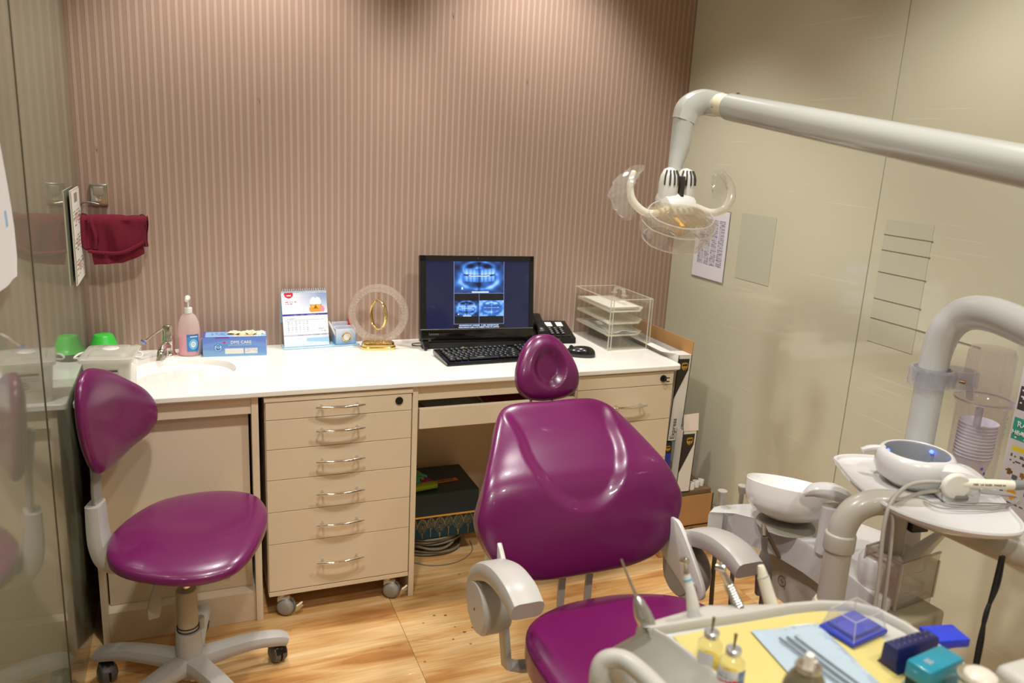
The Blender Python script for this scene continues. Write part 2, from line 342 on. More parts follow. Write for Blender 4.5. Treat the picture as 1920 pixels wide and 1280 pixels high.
def woodmat():
    m = bpy.data.materials.new('laminate_wood'); m.use_nodes = True; nt = m.node_tree; b = nt.nodes['Principled BSDF']; N = nt.nodes.new; L = nt.links.new
    tc = N('ShaderNodeTexCoord'); oi = N('ShaderNodeObjectInfo')
    mul = N('ShaderNodeVectorMath'); mul.operation = 'SCALE'; mul.inputs['Scale'].default_value = 40
    cb = N('ShaderNodeCombineXYZ'); L(oi.outputs['Random'], cb.inputs[0]); L(oi.outputs['Random'], cb.inputs[1]); L(oi.outputs['Random'], cb.inputs[2]); L(cb.outputs[0], mul.inputs[0])
    ad = N('ShaderNodeVectorMath'); ad.operation = 'ADD'; L(tc.outputs['Object'], ad.inputs[0]); L(mul.outputs[0], ad.inputs[1])
    mp = N('ShaderNodeMapping'); mp.inputs['Scale'].default_value = (1.6, 11, 1); L(ad.outputs[0], mp.inputs[0])
    n1 = N('ShaderNodeTexNoise'); n1.inputs['Scale'].default_value = 1.3; n1.inputs['Detail'].default_value = 5; n1.inputs['Distortion'].default_value = .9; L(mp.outputs[0], n1.inputs['Vector'])
    mp2 = N('ShaderNodeMapping'); mp2.inputs['Scale'].default_value = (3, 60, 1); L(ad.outputs[0], mp2.inputs[0])
    n2 = N('ShaderNodeTexNoise'); n2.inputs['Scale'].default_value = 2; n2.inputs['Detail'].default_value = 6; n2.inputs['Distortion'].default_value = .4; L(mp2.outputs[0], n2.inputs['Vector'])
    cr = N('ShaderNodeValToRGB'); e = cr.color_ramp.elements; e[0].position = .30; e[0].color = rgba((182, 126, 72)); e[1].position = .62; e[1].color = rgba((230, 194, 142))
    x = cr.color_ramp.elements.new(.45); x.color = rgba((213, 165, 105)); L(n1.outputs['Fac'], cr.inputs[0])
    cr2 = N('ShaderNodeValToRGB'); e = cr2.color_ramp.elements; e[0].position = .35; e[0].color = (.78, .74, .68, 1); e[1].position = .65; e[1].color = (1, 1, 1, 1); L(n2.outputs['Fac'], cr2.inputs[0])
    mx = N('ShaderNodeMix'); mx.data_type = 'RGBA'; mx.blend_type = 'MULTIPLY'; mx.inputs[0].default_value = .9; L(cr.outputs[0], mx.inputs[6]); L(cr2.outputs[0], mx.inputs[7])
    # knots
    mk = N('ShaderNodeMapping'); mk.inputs['Scale'].default_value = (1.4, 3.6, 1); L(ad.outputs[0], mk.inputs[0])
    vo = N('ShaderNodeTexVoronoi'); vo.inputs['Scale'].default_value = 1.0; L(mk.outputs[0], vo.inputs['Vector'])
    wv = N('ShaderNodeMath'); wv.operation = 'SINE'; ms = N('ShaderNodeMath'); ms.operation = 'MULTIPLY'; ms.inputs[1].default_value = 130; L(vo.outputs['Distance'], ms.inputs[0]); L(ms.outputs[0], wv.inputs[0])
    fa = N('ShaderNodeMapRange'); fa.inputs[1].default_value = .02; fa.inputs[2].default_value = .17; fa.inputs[3].default_value = .5; fa.inputs[4].default_value = 0; L(vo.outputs['Distance'], fa.inputs[0])
    mm = N('ShaderNodeMath'); mm.operation = 'MULTIPLY'; wr_ = N('ShaderNodeMapRange'); wr_.inputs[1].default_value = -1; L(wv.outputs[0], wr_.inputs[0]); L(wr_.outputs[0], mm.inputs[0]); L(fa.outputs[0], mm.inputs[1])
    mx2 = N('ShaderNodeMix'); mx2.data_type = 'RGBA'; L(mm.outputs[0], mx2.inputs[0]); L(mx.outputs[2], mx2.inputs[6]); mx2.inputs[7].default_value = rgba((176, 112, 56))
    # stains: a few dark spots
    vs = N('ShaderNodeTexVoronoi'); vs.inputs['Scale'].default_value = 9; L(ad.outputs[0], vs.inputs['Vector'])
    fs = N('ShaderNodeMapRange'); fs.inputs[1].default_value = .03; fs.inputs[2].default_value = .045; fs.inputs[3].default_value = .75; fs.inputs[4].default_value = 0; L(vs.outputs['Distance'], fs.inputs[0])
    mx3 = N('ShaderNodeMix'); mx3.data_type = 'RGBA'; L(fs.outputs[0], mx3.inputs[0]); L(mx2.outputs[2], mx3.inputs[6]); mx3.inputs[7].default_value = rgba((120, 78, 44))
    L(mx3.outputs[2], b.inputs['Base Color']); b.inputs['Roughness'].default_value = .3; b.inputs['Coat Weight'].default_value = .1
    bp = N('ShaderNodeBump'); bp.inputs['Strength'].default_value = .06; bp.inputs['Distance'].default_value = .001; L(n2.outputs['Fac'], bp.inputs['Height']); L(bp.outputs[0], b.inputs['Normal'])
    return m
wood = woodmat()
fl = B().box(LX - .1, RX + .1, NY - .1, WY + .1, -.06, -.0015).done('floor', mat('subfloor', (70, 48, 28), .8), kind='structure', smooth=False)
pm = None; PW, PL = .148, 1.2
for j in range(36):
    y0 = WY - .03 - (j + 1) * PW
    if y0 < NY - .1: break
    for i in range(3):
        x0 = -1.2 + .585 + (-.6 if False else 0) + (i - 0) * PL - .0 - (0 if i else 0)
        if pm is None:
            pm = B().box(.0005, PL - .0005, .0004, PW - .0004, -.012, 0, .0006, 1).done('plank', wood, fl, smooth=False); o = pm
        else:
            o = pm.copy(); COL.objects.link(o)
        o.location = (x0, y0, 0)
        if j > 15 and i == 2: pass

# ---------------------------------------------------------------- worktop with moulded basin
def worktop():
    outer = []
    def corner(cx, cy, r, a0, n=6):
        for k in range(n + 1): a = math.radians(a0 + 90 * k / n); outer.append((cx + r * math.cos(a), cy + r * math.sin(a)))
    corner(-.285, 2.336, .012, 180); corner(1.628, 2.336, .012, 270)
    outer.append((1.640, WY - .001)); outer.append((-.297, WY - .001))
    C0 = (-.02, 2.592); RX_, RY_ = .155, .138; n = 72
    bm = bmesh.new()
    def loop(P, z): return [bm.verts.new((p[0], p[1], z)) for p in P]
    inner = [(C0[0] + RX_ * math.cos(2 * PI * k / n), C0[1] + RY_ * math.sin(2 * PI * k / n)) for k in range(n)]
    e = []
    a = loop(outer, .762); b = loop(inner, .762)
    for l in (a, b):
        for k in range(len(l)): e.append(bm.edges.new((l[k], l[(k + 1) % len(l)])))
    bmesh.ops.triangle_fill(bm, use_beauty=True, use_dissolve=False, edges=e)
    # rounded nose
    prev = a; cen = Vector((.7, 2.6, 0))
    for dz, off in ((-.0015, .0015), (-.004, .0028), (-.016, .0028), (-.019, .001)):
        nx_ = []
        for i, p in enumerate(outer):
            A = Vector(outer[i - 1]); Bp = Vector(outer[(i + 1) % len(outer)]); d = (Bp - A).normalized(); nrm = Vector((d.y, -d.x))
            nx_.append(bm.verts.new((p[0] + nrm.x * off, min(WY - .001, p[1] + nrm.y * off), .762 + dz)))
        for k in range(len(a)): bm.faces.new((prev[k], prev[(k + 1) % len(a)], nx_[(k + 1) % len(a)], nx_[k]))
        prev = nx_
    bm.faces.new(prev)
    bmesh.ops.recalc_face_normals(bm, faces=bm.faces)
    me = bpy.data.meshes.new('counter'); bm.to_mesh(me); bm.free(); me.materials.append(whitelam)
    t = thing('worktop', 'long glossy white worktop running along the striped wall', 'worktop', (.66, 2.6, .762))
    link('counter', me, t)
    bb = B(); prof = [(1, 0), (.985, -.004), (.97, -.012), (.94, -.035), (.88, -.07), (.76, -.1), (.5, -.122), (.12, -.13), (.1, -.132)]
    rings = [[(C0[0] + RX_ * s * math.cos(2 * PI * k / n), C0[1] + RY_ * s * math.sin(2 * PI * k / n), .762 + z) for k in range(n)] for s, z in prof]
    bb.loft(rings, cap0=False, cap1=True).done('basin', whitelam, t)
    B().lathe([(0, .0012), (.012, .001), (.018, -.001)], (C0[0], C0[1], .631), 24).done('drain', chrome, t)
    return t
worktop()

# ---------------------------------------------------------------- base units
def handle(x0, x1, z, yf, parent):
    m = (x0 + x1) / 2; h = B(); n = 10; P = []; R = []
    for k in range(n + 1):
        u = k / n * 2 - 1; P.append((m + u * (x1 - x0) / 2, yf - .022 - .010 * (1 - u * u), z)); R.append(.0026 + .0028 * (1 - abs(u) ** 3))
    h.tube(P, R, 10, 2)
    for s in (-.72, .72): h.cyl((m + s * (x1 - x0) / 2, yf, z), (m + s * (x1 - x0) / 2, yf - .027, z), .004, .0034, 10)
    return h.done('handle', chrome, parent)
t = thing('sink_cabinet', 'cream cabinet under the wash basin with a recessed front panel', 'cabinet', (-.05, 2.6, 0))
B().box(-.272, -.254, 2.338, 2.84, 0, .742, .001).done('side_panel', cream, t, smooth=False)
B().box(.160, .180, 2.338, 2.84, 0, .742, .001).done('side_panel', cream, t, smooth=False)
B().box(-.254, .160, 2.342, 2.356, .688, .742, .001).done('top_rail', cream, t, smooth=False)
B().box(-.250, .153, 2.368, 2.386, .112, .700, .001).done('front_panel', cream, t, smooth=False)
B().prism([(2.346, 0), (2.84, 0), (2.84, .112), (2.372, .112), (2.346, .098)], -.254, .160, Matrix(((0, 0, 1, 0), (1, 0, 0, 0), (0, 1, 0, 0), (0, 0, 0, 1))), .001).done('plinth', cream, t, smooth=False)
B().box(-.254, .160, 2.825, 2.84, .1, .60).done('back_panel', cream, t, smooth=False)

t = thing('mobile_drawer_unit', 'cream six-drawer pedestal on castors between sink cabinet and desk', 'drawer unit', (.42, 2.56, 0))
B().box(.197, .213, 2.345, 2.80, .080, .722, .001).done('side_panel', cream, t, smooth=False)
B().box(.629, .645, 2.345, 2.80, .080, .722, .001).done('side_panel', cream, t, smooth=False)
B().box(.195, .647, 2.328, 2.80, .7225, .738, .0015).done('top', cream, t, smooth=False)
B().box(.198, .645, 2.330, 2.80, .080, .0945, .001).done('bottom_board', cream, t, smooth=False)
B().box(.213, .629, 2.78, 2.795, .095, .72).done('back_panel', cream, t, smooth=False)
zz = [.7215, .6655, .5715, .4725, .3665, .259, .0965]; hz = [.703, .628, .528, .421, .316, .186]
for k in range(6):
    d = B().box(.199, .644, 2.330, 2.346, zz[k + 1] + .0008, zz[k] - .0008, .0012).box(.22, .62, 2.346, 2.75, zz[k + 1] + .01, zz[k + 1] + .04).done('drawer', cream, t, smooth=False)
    handle(.342, .492, hz[k], 2.330, d)
    if k == 0: B().cyl((.603, 2.331, .7), (.603, 2.3265, .7), .0125, .012, 28).done('lock', blacksoft, d, label='round black key lock')
def castor(x, y, rz, r, mm, parent, brake=False):
    X = TR(x, y, 0, 0, 0, rz)
    b = B(X); b.cyl((0, 0, 2 * r + .004), (0, 0, 2 * r + .022), .012, .012, 16); b.box(-.012, .012, -.010, .026, r * 1.5, 2 * r + .006, .004); 
    c = b.done('castor', greydk if mm is greydk else plastic2, parent)
    for s in (-1, 1):
        w_ = B(X); w_.lathe([(0, .0), (r * .55, .001), (r * .86, -.003), (r, -.009), (r, -.017), (0, -.017)], (s * .022, .016, r), 28, (s, 0, 0)); w_.done('wheel', mm, c)
    if brake:
        B(X).prism([(-.016, 0), (.016, 0), (.020, .022), (.006, .017), (-.010, .030), (-.018, .016)], -.003, .003, TR(.010, .052, r * 1.0, 20, -60, 40), .001).done('brake_tab', mat('yellowed_plastic', (226, 214, 186), .5), c)
    return c
wheelm = mat('wheel_grey', (150, 144, 134), .45)
for x, y, rz, br in ((0.238, 2.362, 240, True), (.582, 2.362, 238, True), (.243, 2.75, 200, False), (.60, 2.75, 120, False)):
    castor(x, y, rz, .0275, wheelm, t, br)

t = thing('computer_desk', 'cream kneehole desk section with a sliding keyboard shelf', 'desk', (.95, 2.6, 0))
B().box(.648, .666, 2.334, 2.84, 0, .742, .001).done('side_panel', cream, t, smooth=False)
B().box(.666, 1.232, 2.340, 2.356, .692, .742, .001).done('top_rail', cream, t, smooth=False)
B().box(.666, 1.232, 2.835, 2.853, .0, .742).done('back_panel', cream, t, smooth=False)
tr = B().box(.674, 1.224, 2.352, 2.80, .612, .624, .001).box(.672, 1.226, 2.336, 2.352, .596, .664, .001).box(.674, .682, 2.352, 2.8, .624, .65, .001).box(1.216, 1.224, 2.352, 2.8, .624, .65, .001).done('keyboard_shelf', cream, t, smooth=False)
B().box(.668, .674, 2.36, 2.78, .60, .628).done('slide_rail', steel, t)
bk = [('white sheets of paper lying flat on the keyboard shelf', (.72, .90, 2.37, 2.60), .626, .006, (226, 222, 212), 3),
      ('thin white booklet with a red spine edge on the keyboard shelf', (.93, 1.09, 2.375, 2.56), .626, .012, (236, 232, 224), -4),
      ('pinkish paper folder resting beside the white booklet on the keyboard shelf', (1.10, 1.205, 2.37, 2.58), .626, .010, (214, 178, 150), 2)]
for i, (lb, (x0, x1, y0, y1), z, h, c, r) in enumerate(bk):
    X = TR((x0 + x1) / 2, (y0 + y1) / 2, 0, 0, 0, r); a, b2 = (x1 - x0) / 2, (y1 - y0) / 2
    tt = thing(('papers', 'booklet', 'folder')[i], lb, ('paper', 'booklet', 'folder')[i], ((x0 + x1) / 2, (y0 + y1) / 2, z))
    B(X).box(-a, a, -b2, b2, z, z + h, .001).done('pages', mat('pages%d' % i, c, .6), tt, smooth=False)
    if i: B(X).box(-a, a, -b2 - .001, b2, z + h, z + h + .001).done('cover', mat('cover%d' % i, ((170, 60, 50), (150, 96, 70))[i - 1] if i == 1 else (206, 172, 146), .5), tt, smooth=False)

t = thing('drawer_cabinet', 'cream drawer cabinet at the right end under the worktop', 'cabinet', (1.43, 2.6, 0))
B().box(1.232, 1.248, 2.345, 2.84, 0, .742, .001).done('side_panel', cream, t, smooth=False)
B().box(1.598, 1.614, 2.345, 2.84, 0, .742, .001).done('side_panel', cream, t, smooth=False)
B().box(1.248, 1.598, 2.82, 2.835, .02, .742).done('back_panel', cream, t, smooth=False)
B().box(1.248, 1.598, 2.37, 2.38, .7, .742).done('top_rail', dark, t, smooth=False)  # rail coloured near-black: shade of the slit under the worktop painted in
zz = [.7385, .687, .5565, .4045, .255, .06]
for k in range(5):
    d = B().box(1.234, 1.618, 2.332, 2.348, zz[k + 1] + .001, zz[k] - .001, .0012).done('drawer', cream, t, smooth=False)
    if k: handle(1.367, 1.505, (zz[k] + zz[k + 1]) / 2, 2.332, d)
    else:
        l = B().cyl((1.574, 2.333, .712), (1.574, 2.326, .712), .0125, .012, 28).box(1.571, 1.577, 2.312, 2.327, .706, .718, .001).box(1.577, 1.588, 2.311, 2.314, .7035, .707).box(1.577, 1.588, 2.311, 2.314, .717, .7205).done('lock', blacksoft, d, label='black key lock with its key tab turned out')
B().box(1.236, 1.61, 2.36, 2.84, .0, .058).done('plinth', cream, t, smooth=False)

# ---------------------------------------------------------------- prints (procedural inks)
def V3(c, shape): return np.broadcast_to(np.array(c, float), shape + (3,)).copy()
def put(img, mask, c, a=1.0):
    m = (mask.astype(float) * a)[..., None]; return img * (1 - m) + np.array(c, float) * m
def band(x, a, b): return (x > a) & (x < b)
def scribble(U, V, seed=1, fu=60, fv=14):
    r = np.random.RandomState(seed); g = r.rand(200, 200) > .42
    return g[(V * fv).astype(int) % 200, (U * fu).astype(int) % 200] & (((V * fv) % 1) < .55)
KW = printmat('printed_card', .45, 0, .15); KP = printmat('printed_paper', .75)

# ---------------------------------------------------------------- wall fittings
t = thing('wall_switch', 'square chrome switch plate on striped wall above the dark red towel', 'switch', (-.245, WY, 1.275))
B().box(-.270, -.220, 2.848, 2.8565, 1.240, 1.310, .003).done('plate', steel, t)
B().box(-.260, -.232, 2.842, 2.849, 1.274, 1.302, .002).done('rocker', mat('rocker', (168, 160, 146), .3, .4), t)
B().box(-.255, -.238, 2.838, 2.849, 1.256, 1.270, .002).done('spring_latch', chrome, t)
B().tube([(-.245, 2.842, 1.248), (-.27, 2.842, 1.253), (-.292, 2.842, 1.250), (-.299, 2.84, 1.235), (-.299, 2.80, 1.205)], .0022, 8, 4).done('wire', steel, t)
t = thing('towel_rail', 'thin chrome rail on the striped wall carrying the dark red towel', 'towel rail', (-.2, WY, 1.2))
B().tube([(-.292, 2.856, 1.207), (-.292, 2.79, 1.207), (-.125, 2.79, 1.207), (-.125, 2.856, 1.207)], .005, 10).done('rail', chrome, t)
for x in (-.292, -.125): B().cyl((x, 2.856, 1.207), (x, 2.85, 1.207), .012, .011, 20).done('mount', chrome, t)
towm = mat('red_terry', (112, 14, 40), .95, bump=.9, bscale=900, var=.18, vscale=160)
def towel():
    t = thing('hand_towel', 'folded dark red terry towel hanging on the rail under the wall switch', 'towel', (-.2, 2.78, 1.2))
    def sheet(x0, x1, yb, yf, zb, zf, th, seed, name, lab=None, hem=0, r=.012):
        r_ = np.random.RandomState(seed); n = 28; out = []
        path = []
        zt = 1.214
        for k in range(9): path.append((yb, zb(0) + (zt - r - zb(0)) * k / 8, 0, k / 8))
        for k in range(1, 8): a = PI * k / 8; path.append(((yb + yf) / 2 + (yb - yf) / 2 * math.cos(a), zt - r + r * math.sin(a), 1, 0))
        for k in range(9): path.append((yf, None, 2, k / 8))
        ph = r_.rand(4) * 6
        b = B(); rings = []
        for i in range(n + 1):
            u = i / n; x = x0 + (x1 - x0) * u; ring = []
            for sgn in (1, -1):
                P = path if sgn == 1 else path[::-1]
                for (y, z, k, s) in P:
                    if k == 2: z = (zt - r) + (zf(u) - (zt - r)) * s
                    if k == 0: z = zb(u) + (zt - r - zb(u)) * s
                    wv = .0035 * math.sin(u * 9 + ph[0] + z * 30) + .0025 * math.sin(u * 21 + ph[1])
                    off = sgn * th / 2
                    if k == 1: c0 = (yb + yf) / 2; dx = y - c0; dz = z - (zt - r); L = math.hypot(dx, dz); yy = y + dx / L * off; z2 = z + dz / L * off + wv * .5
                    elif k == 2: yy = y - off; z2 = z
                    else: yy = y + off; z2 = z
                    ring.append((x + .003 * math.sin(z * 60 + ph[2]) * (1 if u > .5 else -1), yy - (wv if k == 2 else 0), z2))
            rings.append(ring)
        b.loft(rings)
        return b.done(name, towm, t, ang=1.2)
    sheet(-.297, -.250, 2.815, 2.768, lambda u: 1.11, lambda u: 1.120 - .004 * u, .010, 3, 'fold')
    sheet(-.288, -.116, 2.806, 2.772, lambda u: 1.13, lambda u: 1.113 - .010 * math.sin(u * PI) + .028 * max(0, u - .55) ** 1 * 1.0, .013, 4, 'fold')
    sheet(-.266, -.124, 2.800, 2.781, lambda u: 1.10, lambda u: 1.066 + .008 * u + .034 * max(0, u - .55) ** 1.2 * 2, .012, 6, 'fold')
    sheet(-.128, -.108, 2.812, 2.782, lambda u: 1.12, lambda u: 1.122, .008, 8, 'fold')
    # rolled bottom hem that gapes open
    P = []
    for k in range(17):
        u = k / 16; P.append((-.278 + .158 * u, 2.764 - .006 * math.sin(u * PI), 1.110 - .006 * math.sin(u * PI * 1.1) + .028 * max(0, (u - .5) * 2) ** 1.6))
    B().tube(P, .0055, 10, 2).done('hem', towm, t)
towel()

def cal_leaf(seed, warm):
    def f(U, V):
        im = V3((226, 222, 212), U.shape); r = np.random.RandomState(seed)
        im = put(im, band(V, .86, .97) & band(U, .3, .7), (120, 112, 104), .8)
        for k in range(3):
            v0 = .60 - .26 * k
            im = put(im, band(V, v0, v0 + .18) & band(U, .08, .92) & scribble(U, V, seed + k, 14, 34), (90, 84, 80), .75)
            if warm: im = put(im, band(V, v0 + .06, v0 + .13) & band(U, .3, .62), (214, 140, 120), .6)
        return im
    return f
def calend_small():
    t = thing('wall_calendar', 'narrow hanging paper calendar on the left glass wall beside the corner', 'calendar', (LX, 2.7, 1.17))
    B().box(LX + .006, LX + .010, 2.600, 2.80, 1.030, 1.305, .001).done('backing', mat('cal_board', (205, 196, 176), .7), t, smooth=False)
    printed('sheet', .196, .27, 26, 60, cal_leaf(2, True), FR((LX + .0112, 2.70, 1.167), (0, 1, 0), (0, 0, 1)), KP, t)
calend_small()
def white_hang(U, V):
    im = V3((216, 214, 214), U.shape)
    for (u, v, r) in ((.30, .62, .055), (.72, .52, .055), (.35, .30, .06), (.8, .25, .055), (.2, .85, .05), (.6, .8, .055)):
        m = ((U - u) ** 2 + ((V - v) * 1.7) ** 2) < r * r * 1.3; im = put(im, m, (120, 160, 196), .8)
    for u in (.3, .72): im = put(im, band(U, u - .012, u + .012) & band(V, .36, .9), (206, 170, 92), .7)
    return im
t = thing('hanging_cloth', 'white hanging cloth printed with blue dots on left wall at photo edge', 'cloth', (LX + .01, 1.56, 1.34))
fb = printed('fabric', .30, .44, 40, 60, white_hang, FR((LX + .016, 1.560, 1.435), (0, 1, 0), (0, 0, 1)), KP, t, warp=lambda X, Y: .0015 * np.sin(X * 40))
for v in fb.data.vertices: v.co.y -= .16 * max(0, (v.co.z - 1.30) / .35) ** 1.3 * max(0, (v.co.y - 1.41) / .3) + .03 * max(0, (1.25 - v.co.z) / .05) * max(0, (v.co.y - 1.55) / .2)
B().cyl((LX, 1.47, 1.645), (LX + .03, 1.47, 1.65), .005).done('hook', greypl, t)

def sheet_print(U, V):
    im = V3((226, 222, 228), U.shape)
    m = band(U, .14, .90) & band(V, .20, .86)
    im = put(im, m, (196, 192, 204)); im = put(im, m & scribble(U, V, 9, 14, 46), (128, 124, 146), .8)
    for k in range(1, 4): im = put(im, m & band(U, .14 + .19 * k - .012, .14 + .19 * k + .012), (226, 222, 228))
    return im
t = thing('notice_sheet', 'white printed table in a plastic sleeve on the cream glass wall', 'notice', (RX, 2.6, 1.16))
B().box(RX - .003, RX - .0005, 2.489, 2.700, 1.020, 1.297, 0).done('sleeve', clearmat('sleeve', (240, 240, 245), .3), t, smooth=False)
printed('sheet', .205, .268, 44, 80, sheet_print, FR((RX - .0042, 2.594, 1.160), (0, -1, 0), (0, 0, 1)), KP, t)
t = thing('adhesive_residue', 'faint grey rectangular patch left on the wall right of the notice', 'wall patch', (RX, 2.33, 1.18))
B().box(RX - .0012, RX - .0003, 2.235, 2.425, 1.060, 1.300).done('film', mat('film', (190, 190, 170), .2), t, smooth=False)
t = thing('adhesive_patch', 'faint grey film patch with tape lines on the wall right of the panel joint', 'wall patch', (RX, 1.7, 1.2))
B().box(RX - .0012, RX - .0003, 1.60, 1.765, .98, 1.345).done('film', mat('film2', (196, 193, 172), .2), t, smooth=False)
for z in (1.30, 1.255, 1.19, 1.11, 1.05): B().box(RX - .002, RX - .0008, 1.595 - (.0 if z > 1.06 else .2), 1.765, z, z + .0022).done('tape_line', mat('tapeline', (128, 120, 98), .5), t, smooth=False)
B().box(RX - .002, RX - .0008, 1.0, 1.10, 1.0, 1.012).done('tape_line', mat('tapeline2', (178, 150, 90), .5), t, smooth=False)

# ---------------------------------------------------------------- things on the worktop
Z0 = .7622
clearplast = clearmat('milky_plastic', (250, 250, 246), .42, .08, (246, 244, 238))
def label_print(U, V):
    im = V3((214, 206, 190), U.shape); im = put(im, band(V, .78, .92) & band(U, .06, .94), (92, 84, 80), .9)
    im = put(im, band(V, .48, .72) & band(U, .06, .94) & scribble(U, V, 3, 26, 26), (120, 110, 104), .7)
    d = np.hypot(U - .62, (V - .26) * .9); im = put(im, band(d, .14, .18), (96, 84, 84)); 
    for a in (90, 210, 330): im = put(im, band(np.hypot(U - .62 - .055 * math.cos(math.radians(a)), (V - .26) * .9 - .055 * math.sin(math.radians(a))), .038, .062), (96, 84, 84))
    return im
def container():
    t = thing('lidded_container', 'square translucent plastic container with lid beside the basin, behind the stool', 'container', (-.2, 2.38, Z0))
    X = TR(-.205, 2.395, Z0, 0, 0, -6)
    def rr(a, b, r, n=5):
        P = []
        for cx, cy, a0 in ((a - r, b - r, 0), (-a + r, b - r, 90), (-a + r, -b + r, 180), (a - r, -b + r, 270)):
            for k in range(n + 1): an = math.radians(a0 + 90 * k / n); P.append((cx + r * math.cos(an), cy + r * math.sin(an)))
        return P
    b = B(X); rings = []
    for z, a, r in ((0, .050, .012), (.002, .053, .014), (.108, .0615, .014), (.113, .066, .015)): rings.append([(p[0], p[1] * 1.15, z) for p in rr(a, a, r)])
    for z, a, r in ((.112, .0645, .015), (.108, .060, .013), (.004, .0515, .012)): rings.append([(p[0], p[1] * 1.15, z) for p in rr(a, a, r)])
    b.loft(rings).done('body', clearplast, t)
    b = B(X); rings = []
    for z, a, r in ((.106, .0655, .015), (.106, .069, .016), (.117, .070, .016), (.120, .066, .015), (.118, .052, .012), (.119, .048, .012), (.126, .045, .012), (.127, .042, .012)): rings.append([(p[0], p[1] * 1.15, z) for p in rr(a, a, r)])
    l = b.loft(rings).done('lid', clearplast, t)
    B(X).lathe([(0, .1285), (.020, .1285), (.022, .127), (.022, .1265)], (0, .01, 0), 24).done('cap', plastic, l)
    B(X).tube([(-.066, -.04, .114), (-.082, -.035, .110), (-.088, -.01, .108), (-.082, .015, .110), (-.066, .02, .114)], .003, 8, 4).done('carry_handle', plastic, t)
    B(X).tube([(.066, -.04, .114), (.078, -.035, .110), (.082, -.01, .108), (.078, .015, .110), (.066, .02, .114)], .003, 8, 4).done('carry_handle', plastic, t)
    printed('label', .062, .052, 40, 34, label_print, X @ FR((.0, -.0685, .064), (1, 0, 0), (0, -.05, 1)), KP, t)
    B(X).box(-.040, -.012, -.03, .02, .004, .03, .004).done('contents', mat('pinkish', (210, 170, 160), .6), t)
container()
grn = mat('green_plastic', (58, 190, 62), .32, sss=.15, coat=.2)
def jar(x, y, label):
    t = thing('green_lidded_jar', label, 'jar', (x, y, Z0))
    B().lathe([(0, 0), (.042, 0), (.045, .004), (.046, .026), (.042, .030), (.0405, .030), (.043, .025), (.043, .006), (0, .004)], (x, y, Z0), 40).done('glass_base', clearmat('jar_glass', (190, 196, 190), .15), t)
    B().lathe([(0, .078), (.018, .078), (.027, .075), (.031, .068), (.040, .040), (.049, .026), (.051, .024), (.049, .0235), (.038, .038), (.029, .064), (0, .074)], (x, y, Z0), 44).done('green_lid', grn, t)
jar(-.256, 2.792, 'bright green domed lid jar in the counter corner behind the plastic container')

def faucet():
    t = thing('basin_tap', 'small chrome mixer tap with long lever behind the basin', 'tap', (-.066, 2.79, Z0)); x, y = -.064, 2.775
    B().lathe([(0, 0), (.024, 0), (.025, .004), (.020, .010), (.018, .02), (.018, .045), (0, .045)], (x, y, Z0), 32).done('base', chrome, t)
    B().lathe([(.018, .04), (.019, .056), (.0175, .060), (.017, .064), (.0165, .098), (.013, .104), (0, .106)], (x, y, Z0), 32).done('cartridge', chrome, t)
    B().tube([(x, y, Z0 + .034), (x - .014, y - .028, Z0 + .038), (x - .022, y - .056, Z0 + .026), (x - .025, y - .066, Z0 + .012)], [.015, .0135, .012, .0115], 20, 5).done('spout', chrome, t)
    l = B().tube([(x - .004, y, Z0 + .100), (x - .040, y - .022, Z0 + .080), (x - .066, y - .038, Z0 + .062)], [.0035, .0028, .0034], 10, 3).done('lever', chrome, t)
    B().lathe([(0, -.003), (.009, -.002), (.011, .001), (.008, .005), (0, .006)], (x - .072, y - .041, Z0 + .060), 20, (-.7, -.4, -.5)).done('lever_cap', mat('lever_cap', (120, 130, 190), .2, .5), l)
faucet()
def soap():
    x, y = .000, 2.772; t = thing('soap_bottle', 'pump bottle of pink liquid soap with a blue label behind the basin', 'bottle', (x, y, Z0))
    pr_ = [(0, 0), (.030, 0), (.034, .004), (.034, .085), (.031, .112), (.022, .134), (.013, .143), (.0125, .146)]
    lv = .066
    B().lathe([(0, .001), (.0295, .001), (.0335, .005), (.0335, lv), (0, lv)], (x, y, Z0), 40, sy=.72).done('liquid_soap', mat('pink_soap', (236, 140, 178), .25, sss=.1), t)
    B().lathe(pr_, (x, y, Z0), 40, sx=1.02, sy=.75).done('bottle', clearmat('bottle_plastic', (254, 250, 246), .55, .08, (252, 236, 230)), t)
    B().lathe([(.0125, .143), (.0135, .144), (.0135, .160), (.009, .162), (0, .162)], (x, y, Z0), 28).done('collar', plastic, t)
    p = B().cyl((x, y, Z0 + .16), (x, y, Z0 + .186), .0042, .0042, 14).done('pump_stem', plastic, t)
    B().tube([(x, y + .006, Z0 + .192), (x, y - .004, Z0 + .193), (x - .004, y - .022, Z0 + .188)], [.0085, .0095, .005], 16, 4).done('pump_head', plastic, p)
    def lb(U, V):
        im = V3((56, 132, 196), U.shape); im = put(im, V > .82, (52, 112, 176)); d = np.hypot((U - .55) * .8, V - .42)
        im = put(im, d < .3, (120, 186, 222)); im = put(im, band(d, .1, .16), (232, 240, 250)); im = put(im, (d < .06) | (band(U, .3, .9) & band(V, .84, .9)), (235, 225, 160))
        return im
    b = []
    def wp_(X, Y): return -(1 - np.sqrt(np.maximum(0, 1 - (X / .036) ** 2))) * .024
    printed('label', .036, .058, 24, 36, lb, FR((x + .010, y - .0262, Z0 + .046), (1, 0, 0), (0, 0, 1)), KW, t, warp=lambda X, Y: -(1 - np.sqrt(np.maximum(.01, 1 - ((X + .010) / .0352) ** 2))) * .0255 + .0006)
soap()

